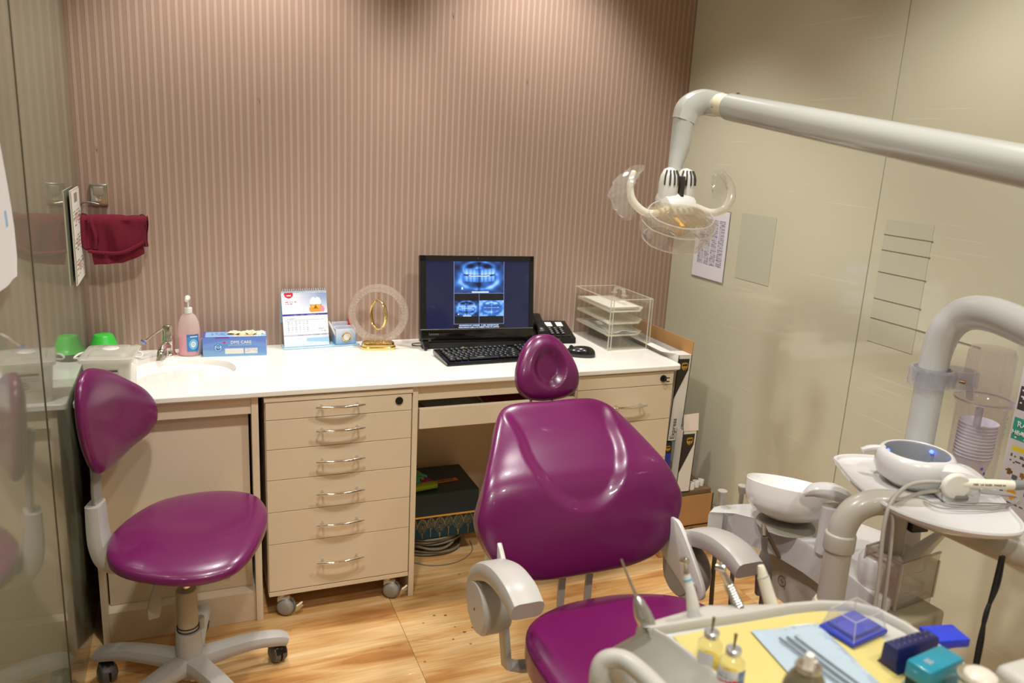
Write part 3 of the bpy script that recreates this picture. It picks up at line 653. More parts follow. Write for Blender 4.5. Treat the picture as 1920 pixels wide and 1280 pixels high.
def glovebox():
    t = thing('glove_box', 'blue box of disposable gloves standing on the worktop behind the basin', 'box', (.14, 2.74, Z0)); 
    X = TR(.143, 2.768, Z0, 0, 0, -4); hx, hy, h = .101, .040, .066
    B(X).box(-hx, hx, -hy, hy, 0, h, .0008).done('carton', mat('glove_card', (96, 132, 200), .45), t, smooth=False)
    def fr(U, V):
        im = V3((98, 128, 204), U.shape) * (1 - .0 * U[..., None]); im = im + (np.clip(.8 - V, 0, 1))[..., None] * np.array([30, 50, 14])
        im = put(im, band(V - .22 * np.sin(U * 3.1), .42, .62), (120, 160, 218), .5); im = put(im, (V < .35 - .25 * U), (136, 182, 216), .5)
        d = np.hypot((U - .24) * 3, V - .45); im = put(im, d < .20, (40, 120, 196)); im = put(im, band(d, .14, .165), (200, 225, 245))
        im = put(im, band(U, .34, .64) & band(V, .14, .42), (228, 226, 222)); im = put(im, band(U, .66, .85) & band(V, .14, .42), (228, 226, 222)); im = put(im, band(U, .67, .84) & band(V, .2, .36) & scribble(U, V, 5, 40, 14), (170, 168, 170), .7)
        im = put(im, band(U, .2, .42) & (V > .93), (120, 50, 150)); im = put(im, band(U, .40, .76) & band(V, .575, .60), (180, 210, 170))
        return im
    F_ = X @ FR((0, -hy - .0006, h / 2), (1, 0, 0), (0, 0, 1))
    printed('front_print', 2 * hx, h, 96, 32, fr, F_, KW, t)
    def tp(U, V):
        im = V3((140, 180, 222), U.shape); im = put(im, (V > .9) | (U < .04), (92, 80, 170)); im = put(im, band(U, .12, .36) & band(V, .3, .8) & scribble(U, V, 6, 30, 6), (60, 90, 170), .8)
        d = ((U - .68) / .26) ** 2 + ((V - .55) / .36) ** 2; im = put(im, d < 1, (196, 150, 70)); im = put(im, band(U, .4, .92) & band(V, .05, .18) & scribble(U, V, 7, 50, 8), (250, 250, 250))
        return im
    printed('top_print', 2 * hx, 2 * hy, 96, 40, tp, X @ FR((0, 0, h + .0006), (1, 0, 0), (0, 1, 0)), KW, t)
    text('DMS CARE', .014, F_ @ TR(.020, .0145, .001), mat('white_ink', (245, 245, 245), .5), t)
    text('TGA', .010, F_ @ TR(-.0525, -.002, .001), mat('white_ink', (245, 245, 245), .5), t)
    B(X).lathe([(0, 0), (.0035, 0), (.0035, .0006), (0, .0006)], (-.033, -hy - .001, h / 2 + .0145), 16, (0, -1, 0)).done('emblem', mat('red_ink', (200, 60, 50), .5), t)
    # glove tufts in the opening, torn side flap
    b = B(X)
    for k in range(9):
        u = k / 8; b.lathe([(0, .012 + .006 * math.sin(k * 2.3)), (.006, .009), (.011, .004), (.013, 0)], (-.012 + .10 * u, .006 * math.sin(k * 1.7), h + .0005), 10, (math.sin(k * 5) * .5, math.cos(k * 3) * .5, 1))
    b.done('glove', mat('latex', (240, 226, 190), .6), t)
    B(X).prism([(0, 0), (.035, 0), (.030, .060), (.006, .066)], 0, .0008, FR((-hx - .001, hy * .2, .0), (-.4, -.7, -.02), (.25, 0, 1))).done('side_flap', mat('flap_white', (236, 228, 214), .6), t, smooth=False)
    B(X).box(hx + .0002, hx + .001, -hy + .003, hy - .003, .004, h - .02).done('side_print', paper, t, smooth=False)
glovebox()

def stationery():
    T0 = (.44, 2.80, Z0); t = thing('desk_calendar_stand', 'pale blue desk calendar stand with a pen cube joined on its right', 'calendar', T0)
    blu = mat('pale_blue_plastic', (180, 214, 238), .35); X = TR(.305, 2.775, Z0, 0, 0, 5)
    B(X).box(0, .270, 0, .065, 0, .005, .0015).done('base_tray', blu, t)
    # calendar: A-frame boards
    def page(top):
        def f(U, V):
            im = V3((232, 232, 240), U.shape)
            g = np.clip((.42 - V) / .42, 0, 1)[..., None]; im = im * (1 - g * .25) + np.array([150, 195, 230]) * g * .25
            sky = (V > .62) & (V < .97); gx = np.clip(U * 1.5 - .35, 0, 1) * np.clip((V - .6) * 3.4, 0, 1)
            im = np.where(sky[..., None], im * (1 - gx[..., None]) + np.array([142, 160, 196]) * gx[..., None], im)
            im = put(im, band(V, .555, .59), (52, 52, 150)); im = put(im, band(V, .562, .583) & band(U, .15, .88) & scribble(U, V, 11, 60, 60), (200, 200, 230), .8)
            im = put(im, (V > .86) & (((U - .16) / .10) ** 2 + ((V - .955) / .08) ** 2 < 1), (214, 28, 44)); im = put(im, band(V, .915, .93) & band(U, .11, .21), (255, 255, 255))
            im = put(im, band(V, .80, .83) & band(U, .08, .33) & scribble(U, V, 12, 50, 30), (186, 96, 120)); im = put(im, band(V, .755, .785) & band(U, .08, .23) & scribble(U, V, 13, 50, 30), (190, 110, 130))
            im = put(im, band(V, .715, .725) & band(U, .08, .40) & scribble(U, V, 14, 70, 30), (160, 160, 180))
            # tooth in pink gum
            gum = (((U - .77) / .175) ** 2 + ((V - .665) / .085) ** 2 < 1) & (V > .62); im = put(im, gum, (232, 140, 150)); im = put(im, gum & (U < .84) & (V < .70), (240, 152, 52))
            too = (((U - .745) / .125) ** 2 + ((V - .80) / .095) ** 2 < 1) & (V > .72); im = put(im, too, (244, 244, 246)); im = put(im, ((U - .745) / .03) ** 2 + ((V - .895) / .025) ** 2 < 1, (170, 180, 205))
            roots = band(V, .68, .745) & (np.abs(np.abs(U - .745) - .06) < .055 * (V - .655) / .09); im = put(im, band(V, .675, .748) & (np.abs(U - .745) < .125 * (V - .6) / .14), (150, 84, 26)); im = put(im, roots, (246, 176, 60))
            # day grid
            im = put(im, band(V, .50, .52) & band(U, .1, .28) & scribble(U, V, 15, 50, 50), (120, 120, 150)); im = put(im, band(V, .475, .487) & band(U, .06, .94), (176, 178, 196))
            for r in range(6):
                for c in range(6):
                    im = put(im, band(V, .445 - .036 * r, .457 - .036 * r) & band(U, .10 + .085 * c, .128 + .085 * c), (150, 152, 170), .8)
            im = put(im, band(V, .30, .325) & band(U, .78, .92) & scribble(U, V, 16, 60, 50), (110, 110, 130)); im = put(im, band(V, .26, .28) & band(U, .8, .95) & scribble(U, V, 17, 60, 50), (140, 140, 160))
            im = put(im, band(V, .19, .215), (188, 190, 206)); im = put(im, band(V, .195, .21) & band(U, .3, .95) & scribble(U, V, 18, 60, 80), (110, 112, 140))
            im = put(im, (V < .15) & (V > .09 - .06 * (U - .5)) & (U > .5), (130, 186, 226), .7)
            return im
        return f
    W, H = .158, .195; a = math.radians(14)
    Tf = X @ TR(.082, .012, .006) @ Matrix.Rotation(-a, 4, 'X') @ TR(0, 0, H / 2)
    B(Tf).box(-W / 2, W / 2, 0, .0015, -H / 2, H / 2, 0).done('front_board', blu, t, smooth=False)
    printed('page', W, H, 90, 120, page(1), Tf @ FR((0, -.0022, 0), (1, 0, 0), (0, 0, 1)), KW, t)
    Tb = X @ TR(.082, .012 + 2 * H * math.sin(a) * .93, .006) @ Matrix.Rotation(a * .93, 4, 'X') @ TR(0, 0, H / 2)
    B(Tb).box(-W / 2, W / 2, -.001, .001, -H / 2, H / 2, 0).done('rear_board', blu, t, smooth=False)
    sp = None; xs = [-W / 2 + .006 + (W - .012) * k / 19 for k in range(20)]
    for x in xs:
        T_ = X @ TR(.082 + x, .012 + H * math.sin(a), H * math.cos(a) + .0085)
        if sp is None:
            sp = B().tube([(0, .007 * math.cos(q), .007 * math.sin(q)) for q in np.linspace(0, 2 * PI, 13)[:-1]], .0009, 6, 0, True).done('ring', mat('wire_white', (214, 214, 220), .3, .5), None); o = sp
        else: o = sp.copy(); COL.objects.link(o)
        o.matrix_basis = T_; o.parent = t; o.matrix_parent_inverse = world_of(t).inverted()
    Y = X @ TR(.182, .004, .005); s = .074; h = .058
    b = B(Y); 
    for q in ((0, s, 0, .002, 0, h), (0, s, s * .8 - .002, s * .8, 0, h + .014), (0, .002, 0, s * .8, 0, h), (s - .002, s, 0, s * .8, 0, h), (0, s, 0, s * .8, 0, .003), (0, s, .028, .030, 0, h + .006)): b.box(*q, .0006)
    c = b.done('pen_cube', printmat('cube_ink', .4), t, smooth=False)
    at = c.data.attributes.new('ink', 'FLOAT_COLOR', 'POINT')
    zs = np.array([v.co.z for v in c.data.vertices]); g = np.clip((zs - Z0) / (h + .01), 0, 1)[:, None]
    colr = lin(np.array([104, 170, 222])) * (1 - g) + lin(np.array([226, 226, 236])) * g; at.data.foreach_set('color', np.concatenate([colr, np.ones((len(zs), 1))], 1).astype(np.float32).ravel())
    d = B(Y).tube([(s * .52 + .0145 * math.cos(q), -.003, .028 + .0145 * math.sin(q)) for q in np.linspace(0, 2 * PI, 25)[:-1]], .0026, 8, 0, True).done('clock_ring', gold, t)
    B(Y).cyl((s * .52, -.001, .028), (s * .52, -.003, .028), .012, .012, 24).done('clock_face', mat('pearl', (226, 228, 226), .3), t)
    B(Y).box(s - .018, s - .004, .034, .046, .004, h + .030, .002).done('red_insert', mat('red_card', (200, 48, 52), .5), t, label='red strip standing in the cube')
    return Y, s, h
Yc, sc_, hc_ = stationery()
t = thing('white_pen', 'white pen leaning left out of the pale blue pen cube', 'pen', Yc @ Vector((.008, .012, .01)))
B(Yc).tube([(.014, .012, .008), (-.020, .006, hc_ + .024)], .0035, 12).done('barrel', plastic, t)
B(Yc).tube([(-.020, .006, hc_ + .024), (-.0225, .0056, hc_ + .029)], [.0036, .002], 12).done('push_button', mat('peach', (226, 190, 176), .4), t)

def ornament():
    x, y = .628, 2.742; t = thing('ring_ornament', 'clear textured ring ornament on an oval gold base with a hanging gold hoop', 'ornament', (x, y, Z0)); z = Z0 + .128
    X = TR(x, y, z, 0, 0, -18)
    gm = clearmat('crystal', (246, 242, 236), .3, .12, (240, 230, 222))
    b = B(X); n = 96; R0 = .0925; rings = []
    for k in range(n):
        a = 2 * PI * k / n; ring = []
        for (dr, dy) in ((-.0115, -.007), (0, -.0105), (.0115, -.007), (.0125, 0), (.0115, .007), (0, .0105), (-.0115, .007), (-.0125, 0)):
            rr_ = R0 + dr + .0007 * (1 if k % 2 else -1); ring.append((rr_ * math.cos(a), dy + .0006 * (1 if k % 2 else -1), rr_ * math.sin(a)))
        rings.append(ring)
    rings.append(rings[0]); b.loft(rings, False, False).done('crystal_ring', gm, t, ang=.1)
    for rr_ in (.0795, .1055):
        B(X).tube([(rr_ * math.cos(q), -.004, rr_ * math.sin(q)) for q in np.linspace(0, 2 * PI, 73)[:-1]], .0014, 6, 0, True).done('rim', clearmat('crystal_rim', (230, 226, 220), .5, .08, (226, 216, 208)), t)
    kn = B(X)
    for k in range(60):
        a = 2 * PI * k / 60
        for dr in (-.006, .006): kn.box(-.0016, .0016, -.0125, -.0105, -.0016, .0016, 0, 1, Matrix.Rotation(-a, 4, 'Y') @ TR(R0 + dr + (.002 if k % 2 else -.002), 0, 0) @ Matrix.Rotation(.785, 4, 'Y'))
    o = kn.done('facets', gm, t, smooth=False); o['kind'] = 'stuff'
    b = B(TR(x, y, Z0, 0, 0, -8)); b.loft([[((.030 * (1 if math.cos(q) > 0 else -1) + r * math.cos(q)), r * math.sin(q) * .9, zz_) for q in np.linspace(0, 2 * PI, 49)[:-1]] for r, zz_ in ((.032, 0), (.0335, .003), (.033, .008), (.029, .011), (.0285, .014), (.029, .017), (.027, .023), (.020, .027), (.010, .028))]).done('gold_base', gold, t)
    X2 = TR(x, y, z + .002, 0, 0, -56)
    B(X2).tube([(.036 * math.cos(q) , 0, .052 * math.sin(q) - .006) for q in np.linspace(0, 2 * PI, 49)[:-1]], .0034, 10, 0, True, flat=2.2).done('gold_hoop', gold, t)
    ch = B(X)
    for k in range(5): ch.tube([(.0018 * math.cos(q) * (1 if k % 2 else 0), .0018 * math.cos(q) * (0 if k % 2 else 1), .051 + .007 * k + .0042 * math.sin(q)) for q in np.linspace(0, 2 * PI, 13)[:-1]], .0008, 6, 0, True)
    ch.done('chain', gold, t)
ornament()

# ---------------------------------------------------------------- all-in-one computer
def xray(u, v, seed, inv=False):
    """u,v 0..1 inside a panoramic film: returns 0..1 brightness"""
    r = np.random.RandomState(seed)
    x = (u - .5) * 2; y = (v - .5) * 2
    b = .30 + .12 * np.sin(u * 9 + seed) * np.sin(v * 7) + .10 * np.sin(u * 23) * np.sin(v * 19 + 2)
    d = np.hypot(x / .98, (y + .10) / .85); b = b + .38 * np.exp(-((d - .78) / .13) ** 2)               # jaw arch
    b = b + .30 * np.exp(-((np.hypot(x, (y - .55) * 1.5) - .62) / .10) ** 2) * (y > .3)
    b = b - .42 * np.exp(-((np.abs(x) - .32) / .22) ** 2 - ((y - .62) / .16) ** 2)                      # sinuses
    curve = .12 + .18 * x * x
    tee = (np.abs(x) < .62)
    up = tee & (y > curve - .02) & (y < curve + .36); lo = tee & (y < curve - .09) & (y > curve - .45)
    stripes = .55 + .35 * (np.sin(u * 2 * PI * 13) > -.3)
    b = np.where(up, .45 + .5 * stripes * (1 - (y - curve) / .5), b); b = np.where(lo, .40 + .48 * stripes * (1 - (curve - y) / .75), b)
    b = b - .45 * np.exp(-((y - curve + .055) / .05) ** 2) * tee; b = b - .30 * np.exp(-(x / .06) ** 2) * (np.abs(y) < .9)
    b = np.where((np.abs(x + .05 * 0) < .42) & (np.abs(y - curve + .075) < .025), 1.0, b)
    b = np.where((np.abs(x - .05) < .34) & (y < -.90) & (y > -.98), 1.0, b)
    b = np.where((np.abs(x + .68) < .035) & (np.abs(y + .70) < .07), 1.0, b)
    b = np.clip(b - .25 * np.clip(d - .95, 0, 1), .02, 1)
    return np.clip(.92 - .72 * b, 0, 1) * .9 + .1 * (b > .8) if inv else b
def duo(b): b = b[..., None]; return np.clip(np.array([8, 14, 40]) * (1 - b) + np.array([70, 140, 235]) * np.minimum(1, b * 1.5) * (b < 2) + np.array([170, 110, 20]) * np.clip(b - .55, 0, 1) * 2, 0, 255)
def screen(U, V):
    T_ = 1 - V; im = V3((14, 22, 58), U.shape)
    m = band(U, .26, .75) & (T_ < .995); im = put(im, m, (6, 8, 16))
    def film(u0, u1, t0, t1, seed, inv=False):
        nonlocal im
        m = band(U, u0, u1) & band(T_, t0, t1); q = duo(xray((U - u0) / (u1 - u0), 1 - (T_ - t0) / (t1 - t0), seed, inv)); im = np.where(m[..., None], q, im)
    film(.265, .745, -.01, .47, 1); film(.268, .503, .585, .82, 3); film(.509, .745, .585, .82, 2, True)
    for a in (.262, .745): im = put(im, band(U, a, a + .005) & (T_ < .93), (130, 150, 200))
    for tt in (.472, .93): im = put(im, band(T_, tt, tt + .006) & band(U, .262, .75), (130, 150, 200))
    im = put(im, band(U, .503, .508) & band(T_, .475, .93), (110, 130, 180))
    return im
def computer():
    t = thing('desktop_computer', 'black all-in-one computer on the worktop showing blue dental x-rays', 'computer', (.98, 2.70, Z0))
    X = FR((.772, 2.700, .790), (.424, -.036, 0), (0, .048, .31)); W, H = .430, .312      # local x right, y up, z out
    B(X).box(0, W, 0, H, -.030, 0, .003).box(.06, W - .06, .03, H - .05, -.058, -.028, .012).done('housing', black, t)
    B(X).box(.004, W - .004, .001, .043, .0, .004, .0015).done('chin_bezel', mat('gloss_black', (10, 10, 11), .12, coat=.5), t)
    B(X).box(.0, W, .0435, .0455, .0, .0035, .0005).done('trim_line', steel, t)
    B(X).box(.0, .022, .046, H, 0, .004, .001).box(W - .017, W, .046, H, 0, .004, .001).box(0, W, H - .021, H, 0, .004, .001).done('bezel', black, t, smooth=False)
    sw, sh = W - .039, H - .067
    printed('screen', sw, sh, 260, 170, screen, X @ TR(.022 + sw / 2, .046 + sh / 2, .0008), printmat('screen_glow', .15, .9, .3), t)
    ink = mat('screen_white', (10, 10, 12), .4, emit=(200, 220, 255), es=1.2)
    sx0 = .022 + sw * .505
    text('DR S MOOSOO 49 Y  07-03-2020    R  2020  18-08-2020 07:12:08', .0058, X @ TR(sx0, .046 + sh * .046, .0014), ink, t, bold=.0001, sx=.94)
    text('RADIX HEALTH CARE, C-218, NIRMAN VIHAR, PH: 22477752', .0058, X @ TR(sx0, .046 + sh * .018, .0014), ink, t, bold=.0001)
    text('Lenovo', .0125, X @ TR(.050, .028, .0046), mat('grey_ink', (150, 150, 152), .35, .6), t, 'maker_mark')
    B(X).box(.01, W - .01, -.024, 0, -.040, -.004, .002).done('speaker_bar', blacksoft, t)
    for x in (.006, W - .026):
        B(X).prism([(x, .002), (x + .022, .002), (x + .017, -.0275 - .0), (x + .007, -.0275)], -.030, .022, I4, .001).done('foot', black, t)
    B(X).cyl((W / 2, H - .010, .0038), (W / 2, H - .010, .0046), .0015, .0015, 12).done('camera_lens', steel, t)
    return X
computer()
def cable(name, label, pts, r, m, loc=None):
    o = B().tube(pts, r, 8, 6).done(name, m); return tag(o, label, 'cable')
cable('power_cable', 'thin black cables coiled on the worktop beneath the computer at left', [(.79, 2.74, .768), (.80, 2.715, .766), (.84, 2.70, .766), (.86, 2.715, .767), (.83, 2.735, .768), (.80, 2.73, .7665), (.76, 2.745, .7665), (.765, 2.77, .767), (.80, 2.775, .7665)], .0018, blacksoft)
cable('network_cable', 'yellow network cable looping on worktop under the computer behind keyboard', [(.92, 2.76, .7665), (.925, 2.70, .766), (.95, 2.665, .766), (.99, 2.685, .766), (1.01, 2.73, .767), (1.05, 2.70, .766), (1.11, 2.705, .766), (1.16, 2.74, .767)], .0022, mat('yellow_cable', (206, 178, 50), .45))
cable('signal_cable', 'black cable loop hanging between computer and keyboard on worktop', [(.90, 2.77, .768), (.905, 2.71, .766), (.925, 2.672, .766), (.955, 2.675, .766), (.97, 2.72, .767), (1.02, 2.745, .7665), (1.06, 2.70, .7665), (1.10, 2.68, .766)], .0017, blacksoft)

def keyboard():
    X = TR(.800, 2.462, .7625, 0, 0, 2.2); t = thing('keyboard', 'black full-size computer keyboard lying in front of the computer', 'keyboard', (1.0, 2.54, Z0))
    W, D = .440, .150
    B(X).loft([[(x, y, z) for x, y, z in ring] for ring in (
        [(0.004, 0.004, .0), (W - .004, .004, 0), (W - .004, D - .004, 0), (.004, D - .004, 0)], [(0, 0, .004), (W, 0, .004), (W, D, .008), (0, D, .008)],
        [(0, .002, .010), (W, .002, .010), (W, D - .002, .022), (0, D - .002, .022)], [(.004, .006, .0115), (W - .004, .006, .0115), (W - .004, D - .006, .0235), (.004, D - .006, .0235)])]).done('case', mat('kb_gloss', (13, 13, 14), .18, coat=.3), t)
    k = B(X); cap = B(X)
    rows = [(.022, [.0187 * 1.25] * 3 + [.0187 * 6.2] + [.0187 * 1.25] * 4), (.041, [.0187 * 2.25] + [.0187] * 10 + [.0187 * 2.75]), (.060, [.0187 * 1.75] + [.0187] * 11 + [.0187 * 2.25]), (.079, [.0187 * 1.5] + [.0187] * 12 + [.0187 * 1.5]), (.098, [.0187] * 13 + [.0187 * 2]), (.122, [.0187] + [.0185] * 13)]
    def key(x, y, w_): 
        z = .0125 + (y / D) * .0115; k.box(x + .0016, x + w_ - .0016, y - .0074, y + .0074, z, z + .0062, .0016, 1)
        cap.box(x + w_ * .3, x + w_ * .52, y + .001, y + .0042, z + .0062, z + .0064)
    for y, ws in rows:
        x = .014
        for w_ in ws: key(x, y, w_); x += w_
    for y in (.022, .041, .098, .122, .079):
        for i in range(3):
            if y == .041 and i != 1: continue
            key(.300 + i * .0187, y, .0187)
    for y in (.022, .041, .060, .079, .098):
        for i in range(4): key(.362 + i * .0180, y, .018)
    a = k.done('keys', mat('key_black', (24, 24, 26), .38), t, smooth=False, kind='stuff'); b = cap.done('key_legends', mat('legend', (190, 190, 190), .5), t, smooth=False, kind='stuff')
keyboard()
def mouse():
    X = TR(1.322, 2.505, .7625, 0, 0, 62); t = thing('computer_mouse', 'black wired mouse on the worktop right of the purple headrest', 'mouse', (1.322, 2.505, Z0))
    rings = []
    for s, z in ((.94, 0), (1, .004), (.99, .012)): rings.append([(.030 * s * math.copysign(abs(math.cos(q)) ** .8, math.cos(q)), .056 * s * math.sin(q), z) for q in np.linspace(0, 2 * PI, 41)[:-1]])
    B(X).loft(rings).done('base', mat('mouse_grey', (44, 44, 46), .35), t)
    b = B(X); R2 = []
    for k in range(9):
        a = k / 8 * PI / 2; s = math.cos(a) ** .8; R2.append([(.0295 * s * math.cos(q), -.004 * (1 - s) + .055 * s * math.sin(q), .011 + .026 * math.sin(a) * (1 - .15 * math.sin(q) * s)) for q in np.linspace(0, 2 * PI, 41)[:-1]])
    b.loft(R2).done('shell', mat('mouse_black', (20, 20, 22), .2, coat=.4), t)
    B(X).cyl((-.003, .034, .030), (.003, .034, .030), .008, .008, 18).done('scroll_wheel', black, t)
    B().tube([(1.278, 2.53, .767), (1.262, 2.56, .7655), (1.250, 2.64, .765), (1.235, 2.70, .765)], .0016, 8, 6).done('cord', blacksoft, t)
mouse()
def phone():
    X = TR(1.228, 2.700, .7625, 0, 0, -8); t = thing('desk_telephone', 'black push-button desk telephone behind the headrest by the computer', 'telephone', (1.31, 2.77, Z0)); W, D = .165, .150
    a = math.radians(13); h0, h1 = .022, .022 + D * math.tan(a)
    B(X).prism([(0, 0), (D, 0), (D, h1), (.004, h0)], 0, W, Matrix(((0, 0, 1, 0), (1, 0, 0, 0), (0, 1, 0, 0), (0, 0, 0, 1))), .004).done('body', black, t)
    Y = X @ TR(0, .002, h0) @ Matrix.Rotation(a, 4, 'X')
    k = B(Y); g = B(Y)
    for r in range(4):
        for c in range(3): k.box(.070 + c * .022, .086 + c * .022, .030 + r * .015, .040 + r * .015, 0, .005, .0015, 1); g.box(.073 + c * .022, .082 + c * .022, .034 + r * .015, .037 + r * .015, .005, .0053)
    for c in range(4): k.box(.066 + c * .022, .082 + c * .022, .012, .020, 0, .004, .0015, 1)
    k.done('keypad', mat('phone_key', (34, 34, 36), .4), t, smooth=False); g.done('key_digits', mat('digit_white', (200, 200, 200), .5), t, smooth=False)
    for x in (.072, .116): B(Y).box(x, x + .026, .102, .138, 0, .0012, .0005).done('memo_card', paper, t, smooth=False)
    B(Y).bar([(.030, -.004, .016), (.030, .010, .030), (.030, .045, .034), (.030, .095, .034), (.030, .130, .030), (.030, .146, .016)], [.040, .042, .030, .030, .042, .040], [.020, .026, .018, .018, .026, .020], (1, 0, 0), .35, 4).done('handset', black, t)
    B(X).box(.066, .100, -.003, .008, .004, .020, .003).done('jack', mat('jack', (70, 70, 72), .4), t)
phone()

def paper_tray():
    x0, x1, y0, y1, z0, z1 = 1.462, 1.642, 2.552, 2.848, Z0, .957
    t = thing('acrylic_letter_tray', 'clear acrylic tiered letter tray with top handle at worktop right end', 'letter tray', ((x0 + x1) / 2, 2.7, Z0)); th = .004
    for q in ((x0, x0 + th, y0, y1, z0, z1), (x1 - th, x1, y0, y1, z0, z1)): B().box(*q, .0005).done('side_pane', acrylic, t, smooth=False)
    B().box(x0 + th, x1 - th, y0, y1, z1 - th, z1, .0005).done('top_pane', acrylic, t, smooth=False)
    B().box(x0 + th, x1 - th, y0 + .03, y1, z0, z0 + th, .0005).done('base_pane', acrylic, t, smooth=False)
    B().box(x0 + th, x1 - th, y0 + .001, y0 + .004, z0 + .012, z1 - .008, .0005).done('front_door', acrylic, t, smooth=False)
    e = B(); r = .0016
    for x in (x0, x0 + th + .008, x1 - th - .008, x1):
        e.box(x - r, x + r, y0 - r, y0 + r, z0, z1)
    for z in (z0 + r, z1): e.box(x0, x1, y0 - r, y0 + r, z - r, z + r)
    for x in (x0, x1):
        e.box(x - r, x + r, y1 - r, y1 + r, z0, z1)
        for z in (z0 + r, z1): e.box(x - r, x + r, y0, y1, z - r, z + r)
    e.box(x0, x1, y1 - r, y1 + r, z1 - r, z1 + r)
    e.done('polished_edges', acryledge, t, smooth=False)
    trm = clearmat('tray_shelf', (252, 252, 246), .72, .1, (254, 253, 246))
    for k, z in enumerate((.905, .858, .812)):
        s = B(); a, b = x0 + .006, x1 - .022
        s.loft([[(a, y0 + .020, z), (b - .018, y0 + .020, z), (b, y0 + .045, z + .004), (b, y1 - .01, z + .004), (a, y1 - .01, z + .004), (a, y0 + .045, z + .002)],
                [(a, y0 + .008, z + .008), (b - .026, y0 + .008, z + .008), (b + .006, y0 + .038, z + .013), (b + .006, y1 - .01, z + .013), (a - .0, y1 - .01, z + .013), (a, y0 + .038, z + .013)],
                [(a + .002, y0 + .010, z + .0082), (b - .027, y0 + .010, z + .0082), (b + .003, y0 + .040, z + .0132), (b + .003, y1 - .012, z + .0132), (a + .002, y1 - .012, z + .0132), (a + .002, y0 + .040, z + .0132)],
                [(a + .003, y0 + .022, z + .002), (b - .020, y0 + .022, z + .002), (b - .003, y0 + .047, z + .006), (b - .003, y1 - .014, z + .006), (a + .003, y1 - .014, z + .006), (a + .003, y0 + .047, z + .004)]]).done('shelf', trm, t, smooth=False)
    h = B(TR(1.555, 2.66, z1, 0, 0, 5)); h.bar([(0, -.030, .001), (0, -.030, .012), (0, -.022, .024), (0, .022, .024), (0, .030, .012), (0, .030, .001)], .016, .004, (1, 0, 0), .1).box(-.010, .010, -.044, -.026, 0, .004).box(-.010, .010, .026, .044, 0, .004).done('carry_handle', clearmat('handle_acrylic', (248, 247, 244), .22, .03, (252, 250, 246)), t, smooth=False)
    for k, (z, n, c, lb) in enumerate(((.913, 6, (246, 245, 242), 'stack of white paper on the top shelf of the clear letter tray'), (.821, 2, (226, 232, 236), 'crumpled pale sheet on the lowest shelf of the clear letter tray'))):
        tt = thing('paper_stack' if k == 0 else 'loose_sheet', lb, 'paper', (1.54, 2.68, z)); b = B()
        for i in range(n): 
            q = rng.rand(3) * .006; b.box(x0 + .014 + q[0], x1 - .040 + q[0], y0 + .030 + q[1], y1 - .04, z + i * .0016, z + i * .0016 + .0009, 0, 1)
        b.done('sheets', mat('sheet%d' % k, c, .6), tt, smooth=False)
        if k: printed('curled_sheet', .10, .16, 12, 16, lambda U, V: V3((240, 240, 242), U.shape), TR(1.535, 2.66, z + .008), KP, tt, warp=lambda X, Y: .004 * np.sin(X * 60 + 1) + .004 * np.cos(Y * 40))
paper_tray()

# ---------------------------------------------------------------- courier cartons in the gap beside the cabinet
cw = mat('carton_white', (226, 222, 214), .5); cb_ = mat('carton_dark', (44, 36, 34), .5); gl_ = mat('emblem_gold', (222, 170, 40), .4)
def shield(T, s, parent):
    P = [(-.5, .42), (-.25, .52), (.25, .52), (.5, .42), (.5, -.1), (.38, -.36), (0, -.6), (-.38, -.36), (-.5, -.1)]
    a = B(T).prism([(p[0] * s, p[1] * s) for p in P], 0, .0006).done('emblem', gl_, parent, smooth=False)
    B(T).prism([(p[0] * s * .86, p[1] * s * .86) for p in P], .0006, .0009).done('emblem_field', cb_, a, smooth=False)
    text('ups', s * .62, T @ TR(0, -.08 * s, .0011), gl_, a, bold=.0004); B(T).prism([(-.4 * s, .26 * s), (.4 * s, .40 * s), (.4 * s, .46 * s), (-.4 * s, .34 * s)], .0009, .0012).done('emblem_arc', gl_, a, smooth=False)
def carton(name, label, O, lean, W, D, H, flapside, word, loc):
    t = thing(name, label, 'carton', loc); X = TR(*O) @ Matrix.Rotation(math.radians(lean), 4, 'Y'); th = .003
    b = B(X)
    for q in ((0, W, 0, th, 0, H), (0, W, D - th, D, 0, H), (0, th, 0, D, 0, H), (W - th, W, 0, D, 0, H), (0, W, 0, D, 0, th)): b.box(*q)
    b.done('carton_body', cw, t, smooth=False)
    f = FR((0, -.0005, 0), (1, 0, 0), (0, 0, 1))
    B(X @ f).prism([(.002, H - .012), (W - .010, H - .012), (W - .010, H - .055), (.002, H - .165)], 0, .0004).done('dark_panel', cb_, t, smooth=False)
    shield(X @ f @ TR(W * .52, H - .040, .0006), .026, t)
    if word: text('Express', .026, X @ f @ TR(W * .35, .050, .0006) @ Matrix.Rotation(PI / 2, 4, 'Z'), mat('ink_grey', (70, 66, 64), .5), t)
    return t, X
t, X = carton('courier_carton', 'tall open white courier carton wedged beside the right end of worktop', (1.640, 2.362, .452), 2.2, .058, .43, .332, 'r', True, (1.67, 2.5, .45))
B(X).box(.055, .058, .0, .43, .332, .384).done('side_flap', cardboard, t, smooth=False, label='brown inside of raised side flap')
B(X).box(.0, .058, -.0, .06, .3325, .335).done('top_flap', cw, t, smooth=False)
B(X).box(.012, .050, .07, .41, .1, .31, .004).done('contents', blacksoft, t)
B(X).prism([(0, .02), (0, .40), (-.022, .34), (-.026, .08)], 0, .001, TR(.001, 0, .3335, 0, -14, 0)).done('inner_flap', cw, t, smooth=False)
t, X = carton('courier_carton', 'shorter open white courier carton standing in the brown cardboard box', (1.668, 2.314, .262), 1.5, .062, .044, .245, 'r', False, (1.70, 2.4, .26))
